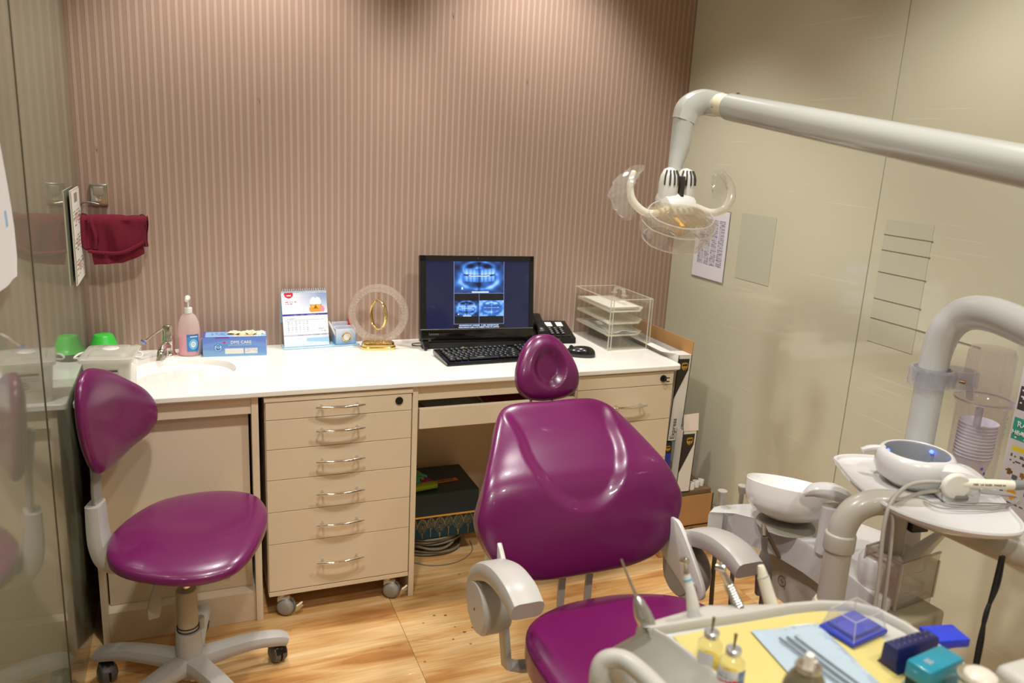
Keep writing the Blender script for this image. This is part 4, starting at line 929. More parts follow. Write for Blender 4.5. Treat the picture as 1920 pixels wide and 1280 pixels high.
B(X).prism([(0, 0), (.064, 0), (.072, .064), (.006, .060)], 0, .002, FR((0, .0, .245), (1, 0, 0), (0, .35, 1))).done('top_flap', mat('flap_pink', (216, 200, 184), .55), t, smooth=False)
B(X).box(.01, .052, .008, .036, .02, .236, .004).done('contents', blacksoft, t)
t = thing('dark_carton', 'dark blue narrow carton squeezed under the tall white courier carton', 'carton', (1.645, 2.5, .26))
B().box(1.628, 1.6625, 2.360, 2.74, .262, .449, .001).done('carton_body', mat('navy_carton', (30, 34, 52), .5), t, smooth=False)
B().box(1.6285, 1.662, 2.3592, 2.3598, .345, .405).done('blue_band', mat('blue_band', (46, 58, 150), .5), t, smooth=False)
shield(FR((1.6455, 2.3588, .425), (1, 0, 0), (0, 0, 1)), .020, t)
def openbox(name, label, x0, x1, y0, y1, z0, z1, loc):
    t = thing(name, label, 'box', loc); b = B(); th = .004
    for q in ((x0, x1, y0, y0 + th), (x0, x1, y1 - th, y1), (x0, x0 + th, y0, y1), (x1 - th, x1, y0, y1)): b.box(*q, z0, z1)
    b.box(x0, x1, y0, y1, z0, z0 + th); b.done('carton_body', cardboard, t, smooth=False); return t
t = openbox('cardboard_box', 'open brown cardboard box holding courier cartons, upper of two on floor', 1.620, 1.838, 2.306, 2.80, .119, .244, (1.73, 2.55, .12))
B().box(1.624, 1.834, 2.318, 2.796, .123, .2605, .002).box(1.80, 1.834, 2.32, 2.5, .125, .15).done('packing', mat('packing', (120, 96, 66), .8), t, smooth=False)
t = thing('cardboard_box', 'closed brown cardboard box on the floor below the open one', 'box', (1.73, 2.55, 0))
B().box(1.622, 1.836, 2.310, 2.80, .001, .118, .001).done('carton_body', cardboard, t, smooth=False)
B().box(1.708, 1.738, 2.3088, 2.3096, .06, .117).done('tape_strip', mat('tape', (150, 116, 78), .3), t, smooth=False)
B().box(1.745, 1.765, 2.3085, 2.3092, .078, .108).done('printed_sticker', mat('sticker', (66, 60, 62), .5), t, smooth=False)
for i, (x, y, r) in enumerate(((1.750, 2.335, .015), (1.781, 2.345, .013), (1.806, 2.352, .0115))):
    pts = []
    o = B().lathe([(r * .35, .0), (r, .0), (r * 1.03, .012), (r, .024), (r * .4, .0245), (r * .36, .012)], (x, y, .2607), 22, (.12 * (i - 1), .05, 1)).done('gauze_roll', mat('gauze', (232, 230, 226), .8, bump=.5, bscale=300))
    tag(o, ('leftmost and largest', 'middle', 'rightmost and smallest')[i] + ' of three white gauze rolls in the open brown box', 'gauze roll', 'gauze rolls in the brown box')

# ---------------------------------------------------------------- storage under the desk
def ginkgo(U, V):
    im = V3((14, 52, 62), U.shape); im = put(im, V > .9, (196, 148, 44))
    x = U * 6.2
    for k, (cx, cy, s) in enumerate(((.5, .55, .5), (1.35, .42, .55), (2.1, .62, .42), (2.9, .38, .6), (3.7, .60, .45), (4.6, .42, .6), (5.5, .58, .5))):
        dx = (x - cx) / s; dy = (V - cy + .30) / (s * 1.35); rr_ = np.hypot(dx, dy); an = np.arctan2(dy, dx)
        fan = (rr_ < 1) & (an > .5) & (an < PI - .5); line = (np.abs(((an - .5) / (PI - 1) * 9) % 1 - .5) > .38) | band(rr_, .93, 1.0)
        im = put(im, fan & line, (170, 134, 60), .85); im = put(im, (np.abs(dx) < .05) & band(dy, -.5, .15), (176, 138, 58))
    return im
t = thing('teal_storage_box', 'dark teal lidded box with gold fan leaf pattern on floor under desk', 'box', (.84, 2.66, .075))
B().box(.70, .968, 2.565, 2.79, .082, .165, .001).done('box_base', mat('teal_card', (14, 52, 62), .45), t, smooth=False)
B().box(.695, .973, 2.56, 2.80, .1665, .256, .002).done('lid', mat('teal_lid', (12, 44, 56), .35), t, smooth=False)
printed('leaf_print', .265, .092, 200, 50, ginkgo, FR((.8345, 2.5638, .124), (1, 0, 0), (0, 0, 1)), KP, t)
B().box(.697, .971, 2.5585, 2.5598, .163, .170).done('gold_trim', gold, t, smooth=False)
B(TR(.87, 2.655, .2572, 0, 0, 6)).box(-.05, .05, -.012, .012, 0, .0008).done('title_label', mat('label_tan', (196, 128, 66), .6), t, smooth=False)
text('REFERENCE', .012, TR(.872, 2.655, .2585, 0, 0, 6), mat('ink_grey2', (70, 46, 34), .5), t)
t = thing('cable_coil', 'coil of grey cables lying on the floor beneath the teal box', 'cable', (.83, 2.66, 0))
b = B()
for k in range(7):
    cx, cy, rx_, ry_ = .82 + .008 * math.sin(k * 2), 2.655 + .006 * math.cos(k * 3), .115 - .008 * (k % 4), .098 - .007 * (k % 3)
    b.tube([(cx + rx_ * math.cos(q), cy + ry_ * math.sin(q), .008 + .010 * k + .003 * math.sin(q * 3 + k)) for q in np.linspace(0, 2 * PI, 33)[:-1]], .0045, 8, 0, True)
b.done('cable_loops', mat('cable_grey', (128, 122, 104), .4), t)
B().tube([(.70, 2.56, .003), (.78, 2.50, .003), (.88, 2.50, .003), (.955, 2.56, .003), (.975, 2.64, .003)], .0016, 6, 6).done('loose_loop', mat('cable_grey', (128, 122, 104), .4), t)
def doll():
    t = thing('cloth_doll', 'soft green and purple cloth doll lying on top of the teal box', 'soft toy', (.74, 2.66, .257)); z = .2575
    gr = mat('lime_cloth', (150, 168, 36), .85, bump=.4, bscale=400); pu = mat('magenta_cloth', (128, 34, 92), .85); te = mat('mint_cloth', (66, 160, 130), .85)
    B(TR(.738, 2.64, z, 0, 0, 8)).box(-.05, .045, -.065, -.028, 0, .020, .007, 3).done('lime_skirt', gr, t)
    B(TR(.735, 2.64, z, 0, 0, 8)).box(-.045, .040, -.030, .0, .001, .024, .008, 3).done('purple_band', pu, t)
    B(TR(.728, 2.64, z, 0, 0, 8)).box(-.04, .035, -.002, .075, .001, .026, .009, 3).done('lime_body', gr, t)
    B().lathe([(0, -.014), (.014, -.012), (.021, 0), (.014, .012), (0, .014)], (.712, 2.672, z + .040), 24).done('face', mat('skin_cloth', (222, 178, 140), .8), t)
    B().lathe([(0, -.006), (.017, -.004), (.02, .004), (.012, .014), (0, .017)], (.722, 2.70, z + .042), 24, (.2, .8, .3)).done('hair', mat('red_cloth', (110, 26, 22), .9), t)
    B().tube([(.705, 2.635, z + .030), (.722, 2.648, z + .034), (.745, 2.652, z + .030), (.765, 2.650, z + .022)], [.006, .008, .008, .010], 10, 4, flat=.6).tube([(.720, 2.648, z + .034), (.722, 2.625, z + .032), (.718, 2.600, z + .026)], [.006, .008, .009], 10, 4, flat=.6).done('scarf', te, t)
    text('M', .012, TR(.742, 2.622, z + .0262), mat('white_ink', (245, 245, 245), .5), t)
    for o in t.children: o.data.transform(Matrix.Translation((.034, .012, 0)))
doll()

# ---------------------------------------------------------------- operator stool
def stool():
    cx, cy = -.036, 2.068
    t = thing('operator_stool', 'purple padded operator stool on grey castor base by the left wall', 'stool', (cx, cy, 0))
    out = [(-0.197, 1.865), (-0.187, 1.956), (-0.139, 2.059), (-0.077, 2.125), (0.015, 2.148), (0.096, 2.125), (0.150, 2.068), (0.168, 1.973), (0.155, 1.89), (0.118, 1.79), (0.073, 1.730), (0.01, 1.712), (-0.06, 1.722), (-0.136, 1.757), (-0.182, 1.805)]
    mx, my = -.01, 1.94
    def F(u, v, h):
        dz = .030 * max(0, (my - v) / .22) ** 2 * -.35 + .012 * abs((u - mx) / .19) ** 2 - .010 * max(0, (u - .06) / .1) * 0
        return Vector((u, v, .532 + dz * (1 if h > -.01 else .3) + h))
    pad('seat', out, F, .034, .040, leather, t, nf=2.6, disp=lambda u, v, q: -.008 * math.exp(-((u - mx) ** 2 + (v - my) ** 2) / .009))
    B().box(-.13, .08, 1.93, 2.16, .478, .496, .006).done('seat_plate', greypl, t)
    ob = [(-0.085, -0.068), (-0.118, -.02), (-0.133, 0.04), (-0.130, 0.095), (-0.112, 0.140), (-0.080, 0.164), (-0.035, 0.168), (0.030, 0.146), (0.100, 0.104), (0.155, 0.062), (0.185, 0.015), (0.182, -0.030), (0.150, -0.056), (0.090, -0.068), (0.02, -.080), (-.04, -.082)]
    U = Vector((.135, .29, 0)).normalized(); N_ = Vector((U.y, -U.x, 0)); O = Vector((-.195, 2.02, .78))
    def Fb(u, v, h): return O + U * u + Vector((0, 0, v)) + N_ * (h + .9 * (u - .02) ** 2 - .25 * (v - .05) * .3)
    pad('backrest', ob, Fb, .026, .024, leather, t, nf=2.5, disp=lambda u, v, q: -.006 * math.exp(-((u - .02) ** 2 / .008 + (v - .04) ** 2 / .004)))
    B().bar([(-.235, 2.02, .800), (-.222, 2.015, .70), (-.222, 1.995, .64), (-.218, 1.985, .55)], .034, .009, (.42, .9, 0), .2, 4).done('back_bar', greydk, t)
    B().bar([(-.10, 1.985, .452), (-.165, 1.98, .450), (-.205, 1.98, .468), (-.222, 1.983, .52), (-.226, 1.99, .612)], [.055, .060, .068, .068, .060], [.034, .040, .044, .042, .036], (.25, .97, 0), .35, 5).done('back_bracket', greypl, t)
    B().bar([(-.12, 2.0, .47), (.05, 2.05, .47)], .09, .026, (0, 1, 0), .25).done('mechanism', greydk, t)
    B().cyl((cx, cy, .29), (cx, cy, .405), .0125).done('gas_rod', chrome, t)
    c = B().cyl((cx, cy, .18), (cx, cy, .305), .0265, bev=.003).done('sleeve', mat('column_beige', (170, 158, 138), .45), t)
    for z in (.186, .196): B().tube([(cx + .0275 * math.cos(q), cy + .0275 * math.sin(q), z) for q in np.linspace(0, 2 * PI, 29)[:-1]], .0013, 6, 0, True).done('ring', dark, c)
    B().lathe([(.0, .045), (.030, .045), (.034, .06), (.0345, .10), (.032, .182), (.0, .184)], (cx, cy, 0), 32).done('hub', greypl, t)
    B().cyl((cx + .030, cy + .024, .165), (cx + .030, cy + .024, .20), .012, .012, bev=.003).done('hub_boss', greypl, t)
    for k in range(5):
        a = math.radians(9 + 72 * k); r = .262; ex, ey = math.cos(a), math.sin(a); P = [(cx + ex * q, cy + ey * q, z) for q, z in ((.015, .085), (.09, .092), (.17, .094), (.235, .084), (r, .074))]
        g = B().bar(P, [.066, .056, .052, .052, .048], [.054, .046, .040, .038, .032], (-ey, ex, 0), .42, 5).done('leg', greypl, t)
        x, y = cx + ex * (r - .018), cy + ey * (r - .018)
        X = TR(x, y, 0, 0, 0, (20, 75, 200, 140, 300)[k]); R = .029
        B(X).lathe([(.0, .002), (R * .5, .003), (R * .9, -.003), (R, -.010), (R, -.018), (0, -.018)], (.021, .014, R), 28, (1, 0, 0)).lathe([(.0, .002), (R * .5, .003), (R * .9, -.003), (R, -.010), (R, -.018), (0, -.018)], (-.021, .014, R), 28, (-1, 0, 0)).done('castor_wheel', mat('castor_dark', (92, 86, 80), .4), g)
        B(X).cyl((0, .014, .026), (0, .014, .052), .010).box(-.006, .006, -.012, .030, .030, .058, .004).bar([(0, -.014, .036), (0, -.004, .056), (0, .020, .058), (0, .038, .040)], .030, .004, (1, 0, 0), .3, 4).done('castor_fork', black, g)
    B().bar([(-.085, 1.90, .466), (-.098, 1.885, .43), (-.105, 1.875, .38), (-.107, 1.872, .352)], [.010, .016, .034, .026], [.008, .006, .007, .006], (1, .3, 0), .45, 5).done('lever', greydk, t)
    B().bar([(.010, 1.94, .466), (.030, 1.925, .440), (.052, 1.91, .424), (.072, 1.90, .418)], [.014, .024, .046, .034], [.010, .010, .012, .010], (.3, 1, .0), .45, 5).done('lever', mat('lever_pale', (196, 192, 186), .35), t)
    K = TR(-.0007, .136, -.068) @ TR(-.01, 1.94, .53) @ Matrix.Diagonal((1.07, 1.07, 1.07, 1)) @ TR(.01, -1.94, -.53)
    K2 = TR(-.0005, .097, -.0485) @ TR(-.01, 1.94, .53) @ Matrix.Diagonal((1.05, 1.05, 1.05, 1)) @ TR(.01, -1.94, -.53)
    for o in list(t.children):
        if o.name.split('.')[0] in ('seat', 'seat_plate', 'mechanism', 'lever'): o.data.transform(K)
        elif o.name.split('.')[0] in ('backrest', 'back_bar', 'back_bracket'): o.data.transform(K2)
stool()

# ---------------------------------------------------------------- dental treatment chair
def dental_chair():
    XC = .895; t = thing('dental_chair', 'purple upholstered dental treatment chair with grey armrests in the middle', 'dental chair', (XC, 1.45, 0))
    prof = [(1.585, .40), (1.592, .46), (1.605, .54), (1.645, .664), (1.70, .72), (1.77, .772), (1.855, .824), (1.95, .875)]
    PV = catmull([(0, y, z) for y, z in prof], 8); ss = [0]
    for a, b in zip(PV, PV[1:]): ss.append(ss[-1] + (b - a).length)
    def curve(s):
        y = np.interp(s, ss, [p.y for p in PV]); z = np.interp(s, ss, [p.z for p in PV]); e = .02
        y2 = np.interp(s + e, ss, [p.y for p in PV]); z2 = np.interp(s + e, ss, [p.z for p in PV]); y1 = np.interp(s - e, ss, [p.y for p in PV]); z1 = np.interp(s - e, ss, [p.z for p in PV])
        d = Vector((0, y2 - y1, z2 - z1)).normalized(); return Vector((0, y, z)), d, Vector((0, -d.z, d.y))
    half = [(0.0, .535), (.07, .536), (.126, .530), (.158, .506), (.184, .460), (.212, .400), (.245, .330), (.274, .262), (.284, .225), (.272, .175), (.240, .122), (.195, .086), (.13, .068), (.06, .064), (0, .064)]
    out = half + [(-u, v) for u, v in half[1:-1]][::-1]
    def F(u, v, h):
        p, d, n = curve(v); return Vector((XC + u, 0, 0)) + p + n * (h + .10 * u * u) - Vector((0, 0, 0))
    def sm(x, a, b): x = min(1, max(0, (x - a) / (b - a))); return x * x * (3 - 2 * x)
    def disp(u, v, q):
        rr_ = math.hypot(u / (.132 + .02 * sm(v, .40, .54)), min(0, v - .385) / .150)   # U-shaped central recess, open to the top
        rec = -.009 * (1 - sm(rr_, .86, 1.13)) * (1 - .6 * sm(v, .47, .53))
        lum = .010 * math.exp(-((v - .20) / .05) ** 2) * math.exp(-(u / .16) ** 2)
        rim = 0
        return rec + lum * .6 + rim
    pad('backrest', out, F, .040, .050, leather, t, nf=4.6, disp=disp, nr=60, ns=200)
    # moulded shell behind
    pad('back_shell', [(u * .93, .3 + (v - .3) * .93) for u, v in out], lambda u, v, h: F(u, v, h - .050), .012, .020, greypl, t, nf=4, nr=14, ns=80)
    hh = [(0, .118), (.030, .112), (.060, .085), (.082, .045), (.094, .003), (.088, -.035), (.062, -.058), (.025, -.066), (0, -.067)]
    ho = hh + [(-u, v) for u, v in hh[1:-1]][::-1]
    V = Vector((0, .36, .93)).normalized(); Nn = Vector((0, -V.z, V.y)); O = Vector((XC + .014, 1.915, .882))
    def Fh(u, v, h): return O + Vector((u, 0, 0)) + V * v + Nn * (h + 1.1 * u * u - 0 * v)
    def dh(u, v, q):
        r1 = math.hypot(u / (.054 - .12 * max(0, v - .02)), (v - .022) / .062); return -.017 * (1 - sm(r1, .45, 1.06))
    pad('headrest', ho, Fh, .034, .038, leather, t, nf=2.6, disp=dh, nr=34, ns=110)
    for x in (XC - .026, XC + .040): B().cyl((x, 1.90, .77), (x, 1.935, .86), .0045, .0045, 12).done('headrest_rod', chrome, t)
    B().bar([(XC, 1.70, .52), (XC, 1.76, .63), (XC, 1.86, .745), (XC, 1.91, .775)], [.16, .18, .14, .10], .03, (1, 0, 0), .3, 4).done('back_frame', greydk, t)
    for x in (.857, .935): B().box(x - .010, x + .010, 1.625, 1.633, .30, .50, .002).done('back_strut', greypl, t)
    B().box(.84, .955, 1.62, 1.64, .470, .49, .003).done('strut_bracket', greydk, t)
    # seat
    sh = [(0, 1.548), (.08, 1.538), (.16, 1.500), (.215, 1.445), (.246, 1.37), (.252, 1.28), (.246, 1.15), (.235, 1.0), (.215, .85), (.19, .70), (.17, .58), (.12, .52), (0, .505)]
    so = [(u, v) for u, v in sh] + [(-u, v) for u, v in sh[1:-1]][::-1]
    def Fs(u, v, h): return Vector((XC + u, v, .405 + h + .45 * u * u * (1 if h > 0 else 0) + .0 - .04 * sm(1.0 - v, 0, .5)))
    pad('seat', so, Fs, .042, .055, leather, t, nf=3.0, disp=lambda u, v, q: -.014 * math.exp(-(u / .12) ** 2 - ((v - 1.28) / .16) ** 2), nr=30, ns=140)
    pad('seat_shell', [(u * .92, 1.03 + (v - 1.03) * .95) for u, v in so], lambda u, v, h: Vector((XC + u, v, .348 + h)), .01, .04, greypl, t, nf=4, nr=10, ns=70)
    B().loft([[(XC + a * math.cos(q), 1.22 + b_ * math.sin(q), z) for q in np.linspace(0, 2 * PI, 33)[:-1]] for a, b_, z in ((.09, .16, .33), (.10, .18, .22), (.12, .22, .10), (.16, .30, .055))]).done('pedestal', greypl, t)
    B().loft([[(XC + a * math.cos(q) ** 1, 1.16 + b_ * math.sin(q), z) for q in np.linspace(0, 2 * PI, 33)[:-1]] for a, b_, z in ((.20, .44, .001), (.21, .45, .03), (.19, .42, .055))]).done('base_plate', greypl, t)
    # armrests
    for s, lab in ((-1, None), (1, None)):
        x = XC + s * .278
        arm = B(); P = [(x, 1.602, .395), (x, 1.606, .455), (x, 1.575, .515), (x, 1.505, .563), (x, 1.43, .588), (x, 1.36, .590), (x, 1.312, .578)]
        a = arm.bar(P, [.040, .052, .060, .068, .074, .076, .072], [.024, .032, .040, .046, .050, .052, .044], (1, 0, 0), .30, 6).done('armrest', greypl, t)
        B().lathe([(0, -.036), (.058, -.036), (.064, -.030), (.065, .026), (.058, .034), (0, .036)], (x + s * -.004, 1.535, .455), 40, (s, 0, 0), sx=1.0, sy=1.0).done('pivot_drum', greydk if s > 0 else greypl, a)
        B().cyl((x + s * .034, 1.53, .455), (x + s * .0345, 1.53, .455), .003).done('screw', dark, a)
        B().bar([(x - s * .030, 1.520, .47), (x - s * .030, 1.495, .40), (x - s * .032, 1.475, .325)], .014, .040, (1, 0, 0), .2).done('arm_bracket', greypl, t)
        B().bar([(x - s * .034, 1.475, .332), (x - s * .06, 1.473, .322), (x - s * .12, 1.46, .322)], .040, .012, (0, 1, 0), .25).done('arm_bracket', greypl, t)
        P2 = [(1.640, .505), (1.600, .575), (1.568, .590), (1.530, .580), (1.440, .500), (1.415, .462), (1.425, .438), (1.465, .425), (1.51, .44), (1.59, .47)] if s > 0 else [(1.66, .49), (1.620, .585), (1.585, .592), (1.545, .560), (1.50, .50), (1.52, .45), (1.58, .44), (1.64, .45)]
        q = B().prism(rounded(P2, 4), -.006, .006, Matrix(((0, 0, 1, XC + s * (.242 if s > 0 else .238)), (1, 0, 0, 0), (0, 1, 0, 0), (0, 0, 0, 1))), .003).done('side_plate', mat('plate_white', (206, 202, 196), .3), t)
        if s > 0:
            B().cyl((XC + .234, 1.452, .462), (XC + .225, 1.452, .462), .016, .014, 24, bev=.002).done('bolt', chrome, q)
            B().bar([(XC + .26, 1.68, .50), (XC + .18, 1.66, .52)], .05, .03, (0, 0, 1), .3).done('crossbar', greypl, t)
dental_chair()

# ---------------------------------------------------------------- cuspidor unit by the right wall
uw = mat('unit_white', (210, 208, 206), .24, coat=.35); ug = mat('unit_grey', (176, 168, 160), .35)
def unit():
    t = thing('dental_unit', 'white dental unit by the cream glass wall with curved support arm and bent pole', 'dental unit', (1.42, 1.25, 0))
    top = [(1.205, 1.522), (1.236, 1.545), (1.262, 1.549), (1.36, 1.534), (1.44, 1.48), (1.54, 1.38), (1.59, 1.26), (1.57, 1.15), (1.50, 1.095), (1.40, 1.066), (1.325, 1.060), (1.306, 1.078), (1.322, 1.170), (1.331, 1.245), (1.333, 1.31), (1.322, 1.40), (1.300, 1.455), (1.262, 1.498)]
    P = [Vector((a, b, 0)) for a, b in top]; c = sum(P, Vector()) / len(P)
    def ring(z, s): return [(c.x + (p.x - c.x) * s, c.y + (p.y - c.y) * s, z) for p in P]
    B().loft([ring(.545, .975), ring(.550, .99), ring(.612, 1), ring(.619, .992), ring(.621, .975)]).done('top_housing', uw, t, ang=.5)
    globals()['UNIT'] = t
    low = rounded([(1.39, 1.475), (1.49, 1.38), (1.55, 1.25), (1.53, 1.14), (1.43, 1.09), (1.345, 1.095), (1.350, 1.20), (1.357, 1.32), (1.358, 1.43)], 4)
    B().loft([[(x, y, z) for x, y in low] for z in (.418, .43, .548)]).done('body', ug, t, ang=.5)
    B().loft([[(1.48 + (x - 1.46) * k, 1.22 + (y - 1.26) * k, z) for x, y in low] for k, z in ((.55, .10), (.60, .30), (.90, .418))]).done('column', ug, t, ang=.5)
    B().loft([[(1.48 + (x - 1.46) * k, 1.22 + (y - 1.26) * k, z) for x, y in low] for k, z in ((.80, .001), (.80, .09), (.75, .10))]).done('plinth', greydk, t, ang=.5)
    B(FR((1.3560, 1.395, .470), (0, -1, 0), (0, 0, 1))).tube([(.013 * math.cos(q), .013 * math.sin(q), 0) for q in np.linspace(0, 2 * PI, 21)[:-1]], .0014, 6, 0, True).done('badge', mat('badge', (96, 88, 90), .4), t)
    B(FR((1.3560, 1.395, .470), (0, -1, 0), (0, 0, 1))).tube([(.004 * math.cos(q), .004 * math.sin(q), 0) for q in np.linspace(0, 2 * PI, 15)[:-1]], .0010, 6, 0, True).tube([(.008, -.008, 0), (.013, -.016, 0)], .0014, 6).done('badge', mat('badge', (96, 88, 90), .4), t)
    B().box(1.2395, 1.2405, 1.49, 1.55, .552, .6205).done('seam', mat('seam', (150, 145, 140), .6), t)
    for x, y in ((1.262, 1.528), (1.335, 1.540)):
        B().lathe([(0, -.10), (.006, -.10), (.006, .016), (.009, .020), (.011, .034), (.0125, .036), (.0125, .040), (0, .041)], (x, y + .02, .620), 18).done('holder_knob', ug, t)
    B().lathe([(0, .0), (.052, 0), (.070, -.002), (.0715, -.004)], (1.352, 1.408, .6245), 40).done('bowl_gasket', mat('gasket', (160, 154, 140), .5), t)
    B(TR(1.485, 1.19, .6212)).lathe([(.062, 0), (.062, .0008), (.060, .0008), (.060, 0)], (0, 0, 0), 40).done('lid_groove', ug, t)
    B(TR(1.46, 1.16, .622, 0, 0, 25)).loft([[(.022 * math.cos(q), .011 * math.sin(q), z * (1 + .5 * math.cos(q))) for q in np.linspace(0, 2 * PI, 21)[:-1]] for z in (.0, .006)]).done('release_tab', steel, t)
    # hinged grey pot with black device and clear bin
    # spittoon
    b = thing('spittoon_bowl', 'white round spittoon bowl on top of the cuspidor unit', 'bowl', (1.352, 1.408, .625)); X = TR(1.352, 1.415, .634, -9, 10, 0)
    B(X).lathe([(0, .0), (.046, 0), (.054, .004), (.080, .014), (.098, .034), (.1035, .058), (.1045, .086), (.1025, .0885), (.099, .088), (.0975, .083), (.0955, .060), (.088, .038), (.066, .021), (.02, .014), (0, .013)], (0, 0, 0), 72).done('bowl', mat('ceramic', (240, 238, 234), .12, coat=.5), b)
    B(X).lathe([(0, .015), (.012, .0148), (.014, .013)], (0, 0, 0), 24).done('drain', mat('cer_grey', (190, 186, 178), .3), b)
    s = thing('rinse_spout', 'white curved rinsing spout head rising beside the spittoon bowl', 'spout', (1.335, 1.265, .62))
    B().tube([(1.353, 1.268, .6215), (1.352, 1.268, .68), (1.350, 1.268, .735)], [.030, .0285, .027], 28, 4, flat=.8).done('column', uw, s)
    B().bar([(1.300, 1.310, .752), (1.318, 1.296, .766), (1.348, 1.276, .768), (1.382, 1.262, .752), (1.400, 1.254, .722)], [.014, .044, .056, .050, .034], [.012, .026, .032, .030, .020], (.5, .85, 0), .42, 6).done('spout_head', uw, s)
    B().cyl((1.372, 1.236, .742), (1.3735, 1.233, .742), .004, .004, 14).done('eye', ug, s)
unit()

def post():
    t = UNIT
    pl_ = mat('arm_beige', (180, 174, 162), .32, coat=.2)
    B().lathe([(0, 0), (.028, 0), (.031, .01), (.031, .04), (.034, .046), (.034, .060), (.030, .068), (0, .068)], (1.187, 1.083, .565), 40).done('base_socket', mat('socket_cream', (214, 208, 184), .35), t)
    B().cyl((1.187, 1.083, .60), (1.190, 1.087, .765), .0262, .0262, 40).done('post', pl_, t)
    B().cyl((1.1897, 1.0865, .744), (1.191, 1.088, .782), .0302, .0302, 40, bev=.004).done('collar', pl_, t)
    B().tube([(1.191, 1.088, .765), (1.196, 1.088, .800), (1.213, 1.082, .832), (1.250, 1.067, .850), (1.300, 1.040, .846), (1.38, 1.0, .818), (1.47, .925, .79), (1.60, .80, .775)], [.0268, .0266, .0262, .0258, .026, .028, .034, .036], 28, 6).done('curved_arm', pl_, t)
    # link back to the unit body
    B().bar([(1.187, 1.083, .575), (1.20, 1.09, .50), (1.38, 1.15, .46)], .07, .06, (0, 1, 0), .3, 4).done('bracket', ug, t)
post()

def side_tray():
    z = .862; t = UNIT
    P = rounded([(1.322, 1.262), (1.300, 1.225), (1.255, 1.13), (1.235, 1.02), (1.262, .94), (1.315, .890), (1.380, .868), (1.425, .885), (1.47, .945), (1.545, 1.05), (1.585, 1.13), (1.56, 1.17), (1.48, 1.215), (1.38, 1.262)], 5)
    c = (1.41, 1.06)
    def ring(zz_, s): return [(c[0] + (x - c[0]) * s, c[1] + (y - c[1]) * s, zz_) for x, y in P]
    B().loft([ring(z - .070, .30), ring(z - .050, .55), ring(z - .026, .84), ring(z - .012, .975), ring(z - .003, 1), ring(z + .001, .992), ring(z + .001, .965), ring(z - .004, .945), ring(z - .005, .90)]).done('side_tray', uw, t, ang=.5, label='triangular white side tray')
side_tray()
def cup():
    z = .858; cx, cy = 1.392, 1.105; t = thing('handpiece_cup', 'white round cup with grey well and two blue lights on the side tray', 'handpiece holder', (cx, cy, z)); X = TR(cx - .004, cy + .004, z, 0, 0, -20) @ Matrix.Diagonal((1.2, 1.2, 1.15, 1))
    gi = mat('well_grey', (126, 128, 130), .35)
    B(X).lathe([(0, 0), (.040, 0), (.046, .006), (.060, .016), (.0655, .030), (.0635, .052), (.058, .060), (.054, .0615), (.052, .060)], (0, 0, 0), 56).done('cup_body', uw, t)
    w_ = B(X).lathe([(.0525, .0605), (.050, .057), (.048, .030), (.046, .024), (0, .023)], (0, 0, 0), 48).done('well', gi, t)
    for a in (150, 30): B(X).cyl((.044 * math.cos(math.radians(a)), .044 * math.sin(math.radians(a)) * 1, .0500), (.047 * math.cos(math.radians(a)), .047 * math.sin(math.radians(a)), .0530), .0035, .0035, 14).done('blue_light', mat('blue_led', (40, 60, 220), .3, emit=(60, 90, 255), es=5), w_)
    B(X).bar([(-.046, .022, .054), (-.064, .030, .052), (-.078, .036, .044)], [.012, .016, .012], [.014, .010, .010], (0, 1, 0), .4, 3).done('side_lug', uw, t)
    # front yoke block that holds the handpiece
    B(X).bar([(.012, -.040, .030), (.036, -.060, .036), (.060, -.066, .030)], [.050, .054, .046], [.050, .052, .040], (0, 1, 0), .35, 4).box(.010, .070, -.085, -.045, -.000, .030, .006, 3).done('yoke', uw, t)
    B(X).cyl((.022, -.082, .034), (.022, -.092, .034), .024, .022, 32, bev=.003).done('cradle_disc', plastic2, t)
    B(X).box(.020, .044, -.094, -.086, .010, .020, .003).done('slot', mat('slot_grey', (120, 116, 112), .4), t)
cup()
def scaler():
    t = thing('scaler_handpiece', 'cream ultrasonic scaler handpiece with grey nose held across the cup', 'handpiece', (1.40, 1.03, .895)); a = Vector((1.382, 1.004, .903)); d = Vector((.105, -.055, .006)).normalized()
    def p(s): return a + d * s
    B().tube([p(0), p(.01), p(.07), p(.105)], [.0085, .0095, .0098, .0092], 22, 3).done('handle_body', mat('cream_handle', (226, 218, 198), .35), t)
    B().tube([p(.104), p(.112), p(.135), p(.150)], [.0098, .0098, .0065, .003], 22, 3).done('nose_cone', mat('nose_grey', (128, 130, 134), .3), t)
    B().tube([p(.149), p(.160), p(.168) + Vector((0, 0, .003)), p(.176) + Vector((0, 0, .001))], [.0016, .0012, .0010, .0006], 8, 4).done('scaler_tip', gold, t)
    for k in range(9): pass
    text('NSK  LX GLED  MADE IN', .0055, FR(tuple(p(.055) + Vector((-.2, -.4, .9)).normalized() * .0102 * 0 + Vector((-.0043, -.0088, .0020))), tuple(d), (0, 0.25, 1)), mat('ink_grey', (70, 66, 64), .5), t)
    tb = mat('hose_grey', (168, 160, 150), .45)
    for k, off in enumerate((0, .022)):
        o = B().tube([(1.378, 1.016, .898 - off * .7), (1.33, 1.03, .900 - off), (1.285, 1.035, .894 - off * 1.2), (1.245, 1.030, .868), (1.225 + off, 1.020, .82), (1.218 + off, 1.005, .72), (1.213 + off, .995, .60), (1.21 + off, .985, .46)], .0040, 12, 8).done('hose', tb, t)
scaler()
t = thing('adapter_cable', 'thin grey cables with black plug lying on white side tray below the handpiece', 'cable', (1.46, 1.0, .865))
B().tube([(1.452, 1.062, .874), (1.475, 1.045, .876)], .007, 14).tube([(1.475, 1.045, .876), (1.495, 1.03, .874)], [.0045, .003], 10).done('plug', blacksoft, t)
